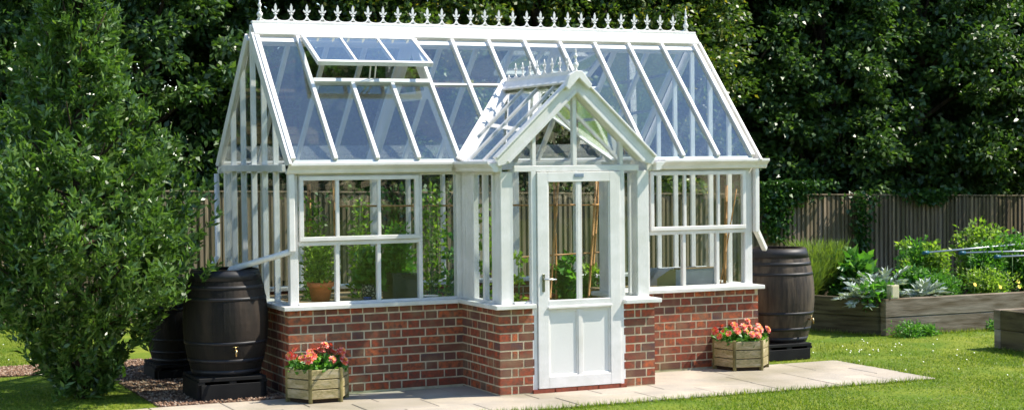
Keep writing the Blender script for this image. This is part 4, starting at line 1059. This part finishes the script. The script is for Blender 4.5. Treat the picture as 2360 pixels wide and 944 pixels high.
# ================================================================== LEFT TREE
prof = np.array([(.02, .24), (.4, .38), (.78, .62), (1.08, .92), (1.46, 1.03), (1.9, .80), (2.3, .60), (2.7, .44), (3.06, .36), (3.44, .32), (3.9, .26), (4.3, .10)])
tx, ty = -1.60, .86
tree = thing('bay_tree', 'dense glossy green tree with upright shoots in front at the left', 'tree', (tx, ty, 0))
r = rng(101)
nS = 2700; z = r.uniform(.1, 4.25, nS*2); R = np.interp(z, prof[:, 0], prof[:, 1]); k = r.random(nS*2) < (R/1.0)**1.2+.05; z, R = z[k][:nS], R[k][:nS]; n = len(z)
a = r.uniform(0, 6.28, n)
lobes = 1+.15*np.sin(3*a+z*4.1)+.14*np.sin(5*a-z*6.3)+.11*np.sin(9*a+z*11)+.08*np.abs(r.normal(size=n))
keep = (np.sin(7*a+z*9)+np.sin(4*a-z*13)+r.normal(size=n)*.6) > -1.15
f = np.where(r.random(n) < .78, r.uniform(.78, 1.04, n), r.uniform(.3, .8, n))
S = np.stack([np.cos(a)*R*f*lobes, np.sin(a)*R*f*lobes, z], 1)[keep]; a = a[keep]; n = len(S)        # shoot tips
out = np.stack([np.cos(a), np.sin(a), 0*a], 1)
SD = unit(out*.55+np.array([0, 0, .75])+r.normal(size=(n, 3))*.35)
per = 22; idx = np.repeat(np.arange(n), per); t_ = r.random(len(idx))
SL = r.uniform(.12, .32, n)
P = S[idx]-SD[idx]*(SL[idx]*t_)[:, None]+r.normal(size=(len(idx), 3))*.012
side = unit(np.cross(SD[idx], r.normal(size=(len(idx), 3))))
D = SD[idx]*.75+side*.75+r.normal(size=P.shape)*.12
P[:, 2] = np.maximum(P[:, 2], .03)
crown = leaves('crown', P, D, .080, .029, M['bay'], tree, 102, .2, .3)
bm = BM(); rr = random.Random(5)
tube(bm, [(0, 0, -.05), (.01, 0, .5), (-.02, .02, 1.4), (.02, -.01, 2.4), (0, 0, 3.6)], [.06, .05, .042, .03, .01], 10)
for i in range(46):
    zz = .15+i*.07; aa = i*2.4; Rr = float(np.interp(zz+.35, prof[:, 0], prof[:, 1]))*.85
    tube(bm, [(0, 0, zz), (math.cos(aa)*Rr*.5, math.sin(aa)*Rr*.5, zz+.15), (math.cos(aa)*Rr, math.sin(aa)*Rr, zz+.42)], [.02, .012, .004], 6)
fin('trunk', bm, M['bark'], tree)

# ================================================================== TREES BEYOND THE FENCE
def crown_proto(seed, wx, wy, zlo, zhi, ncl, per, ln, wdt, droop=.1):
    r = rng(seed); C = []; RR = []
    while len(C) < ncl:
        z = r.uniform(0, 1); a = r.uniform(0, 6.28); f = r.random()**.35
        prf = (math.sin(math.pi*min(1, .12+z*.95))**.5)*(1-.25*z)
        C.append((math.cos(a)*wx*f*prf, math.sin(a)*wy*f*prf, zlo+(zhi-zlo)*z)); RR.append(r.uniform(.16, .42))
    P, D = clump_cloud(C, np.array(RR), per, r, up=-droop, out=.7)
    D[:, 1] -= .25
    V, F = leaf_arrays(P, D, ln, wdt, rng(seed+1), .2, .45); return V, F, C
protos = {}
def bg_tree(kind, x, y, s, rz, label, name, cat='tree', leanx=0):
    t = thing(name, label, cat, (x, y, 0), 'trees beyond the fence', rz); t.scale = (s, s, s)
    if kind not in protos:
        sd, mt, dims = {'A': (201, 'ever', (1.9, 1.5, 1.0, 6.6, 430, 120, .105, .062)), 'B': (202, 'ever', (1.7, 1.6, .8, 6.2, 380, 130, .095, .062)),
                        'C': (203, 'ever2', (1.8, 1.4, 1.3, 7.0, 430, 140, .08, .05))}[kind]
        V, F, C = crown_proto(sd, *dims); c = npmesh('crown', V, F, M[mt], t)
        bm = BM(); rr = random.Random(sd)
        tube(bm, [(0, 0, -.1), (.05, 0, 1.5), (-.05, .05, 3.2), (.05, 0, 5.6)], [.16, .13, .09, .03], 9)
        for q in rr.sample(C, 26):
            z0 = max(.8, q[2]-1.1); tube(bm, [(0, 0, z0), (q[0]*.5, q[1]*.5, z0+.5), q], [.05, .03, .01], 5)
        tk = fin('trunk', bm, M['bark'], t); protos[kind] = (c.data, tk.data)
    else:
        cm, tm = protos[kind]
        link(bpy.data.objects.new('crown', cm), t); link(bpy.data.objects.new('trunk', tm), t)
    return t
spec = [('A', -3.6, 9.6, 1.0, .3, 'dark evergreen at the far left edge beyond the bay tree'),
        ('B', -1.4, 9.2, 1.0, 1.2, 'dark evergreen directly behind the bay tree crown'),
        ('A', .8, 9.4, 1.0, 2.2, 'dark tree showing between the bay tree and the left gable'),
        ('A', 3.0, 9.9, 1.02, 4.1, 'dark leafed tree directly behind the left gable end'),
        ('C', 4.6, 8.75, 1.05, .4, 'yellow flecked tree behind the left half of the ridge'),
        ('C', 6.5, 8.8, 1.0, 2.9, 'green tree behind the middle of the ridge cresting'),
        ('C', 8.4, 8.95, 1.05, 1.7, 'lighter green tree behind the porch and the right half of the ridge'),
        ('A', 10.2, 9.6, .98, 5.2, 'dark tree right behind the right finial'),
        ('B', 11.9, 9.2, 1.05, .9, 'dark glossy tree just right of the greenhouse roof'),
        ('A', 13.7, 9.1, 1.06, 2.5, 'dark glossy tree over the middle of the right fence'),
        ('B', 15.6, 9.3, 1.1, 4.6, 'dark glossy tree at the right edge of the picture'),
        ('C', 17.3, 9.8, 1.1, 3.3, 'yellowish tree at the far right beyond the fence')]
spec.append(('C', 15.4, 5.6, .95, 2.0, 'tree standing outside the right edge whose crown dapples the fence'))
nm = {'A': 'evergreen_tree', 'B': 'evergreen_tree', 'C': 'beech_tree'}
for (k, x, y, s, rz, lab) in spec: bg_tree(k, x, y, s, rz, lab, nm[k])
# dense wood farther back, one mass
r = rng(301); C = np.stack([r.uniform(-9, 28, 1500), r.uniform(11.5, 14.5, 1500), r.uniform(.3, 9.0, 1500)], 1)
P, D = clump_cloud(C, r.uniform(.35, .75, len(C)), 110, r, up=-.1)
D[:, 1] -= .3
T(leaves('woodland', P, D, .17, .11, M['ever'], None, 302), 'dense dark wood behind the trees beyond the fence', 'wood', kind='stuff')
r = rng(303); C = np.stack([r.uniform(-14, 40, 1300), r.uniform(15.5, 18.5, 1300), r.uniform(.3, 11.0, 1300)], 1)
P, D = clump_cloud(C, r.uniform(.6, 1.1, len(C)), 110, r, up=-.1)
T(leaves('far_woodland', P, D, .3, .2, M['ever'], None, 304), 'distant dark wood closing the view behind everything', 'wood', kind='stuff')

# hedge added unseen behind the camera, so the panes mirror something dark
r = rng(305); C = np.stack([r.uniform(-45, 30, 900), r.uniform(-46, -42, 900), r.uniform(.3, 8.5, 900)], 1)
P, D = clump_cloud(C, r.uniform(.9, 1.6, len(C)), 40, r, up=-.1)
T(leaves('reflection_hedgerow', P, D, .5, .35, M['ever'], None, 306), 'tall unseen hedgerow added behind the viewer for the panes to mirror', 'hedge', kind='stuff')
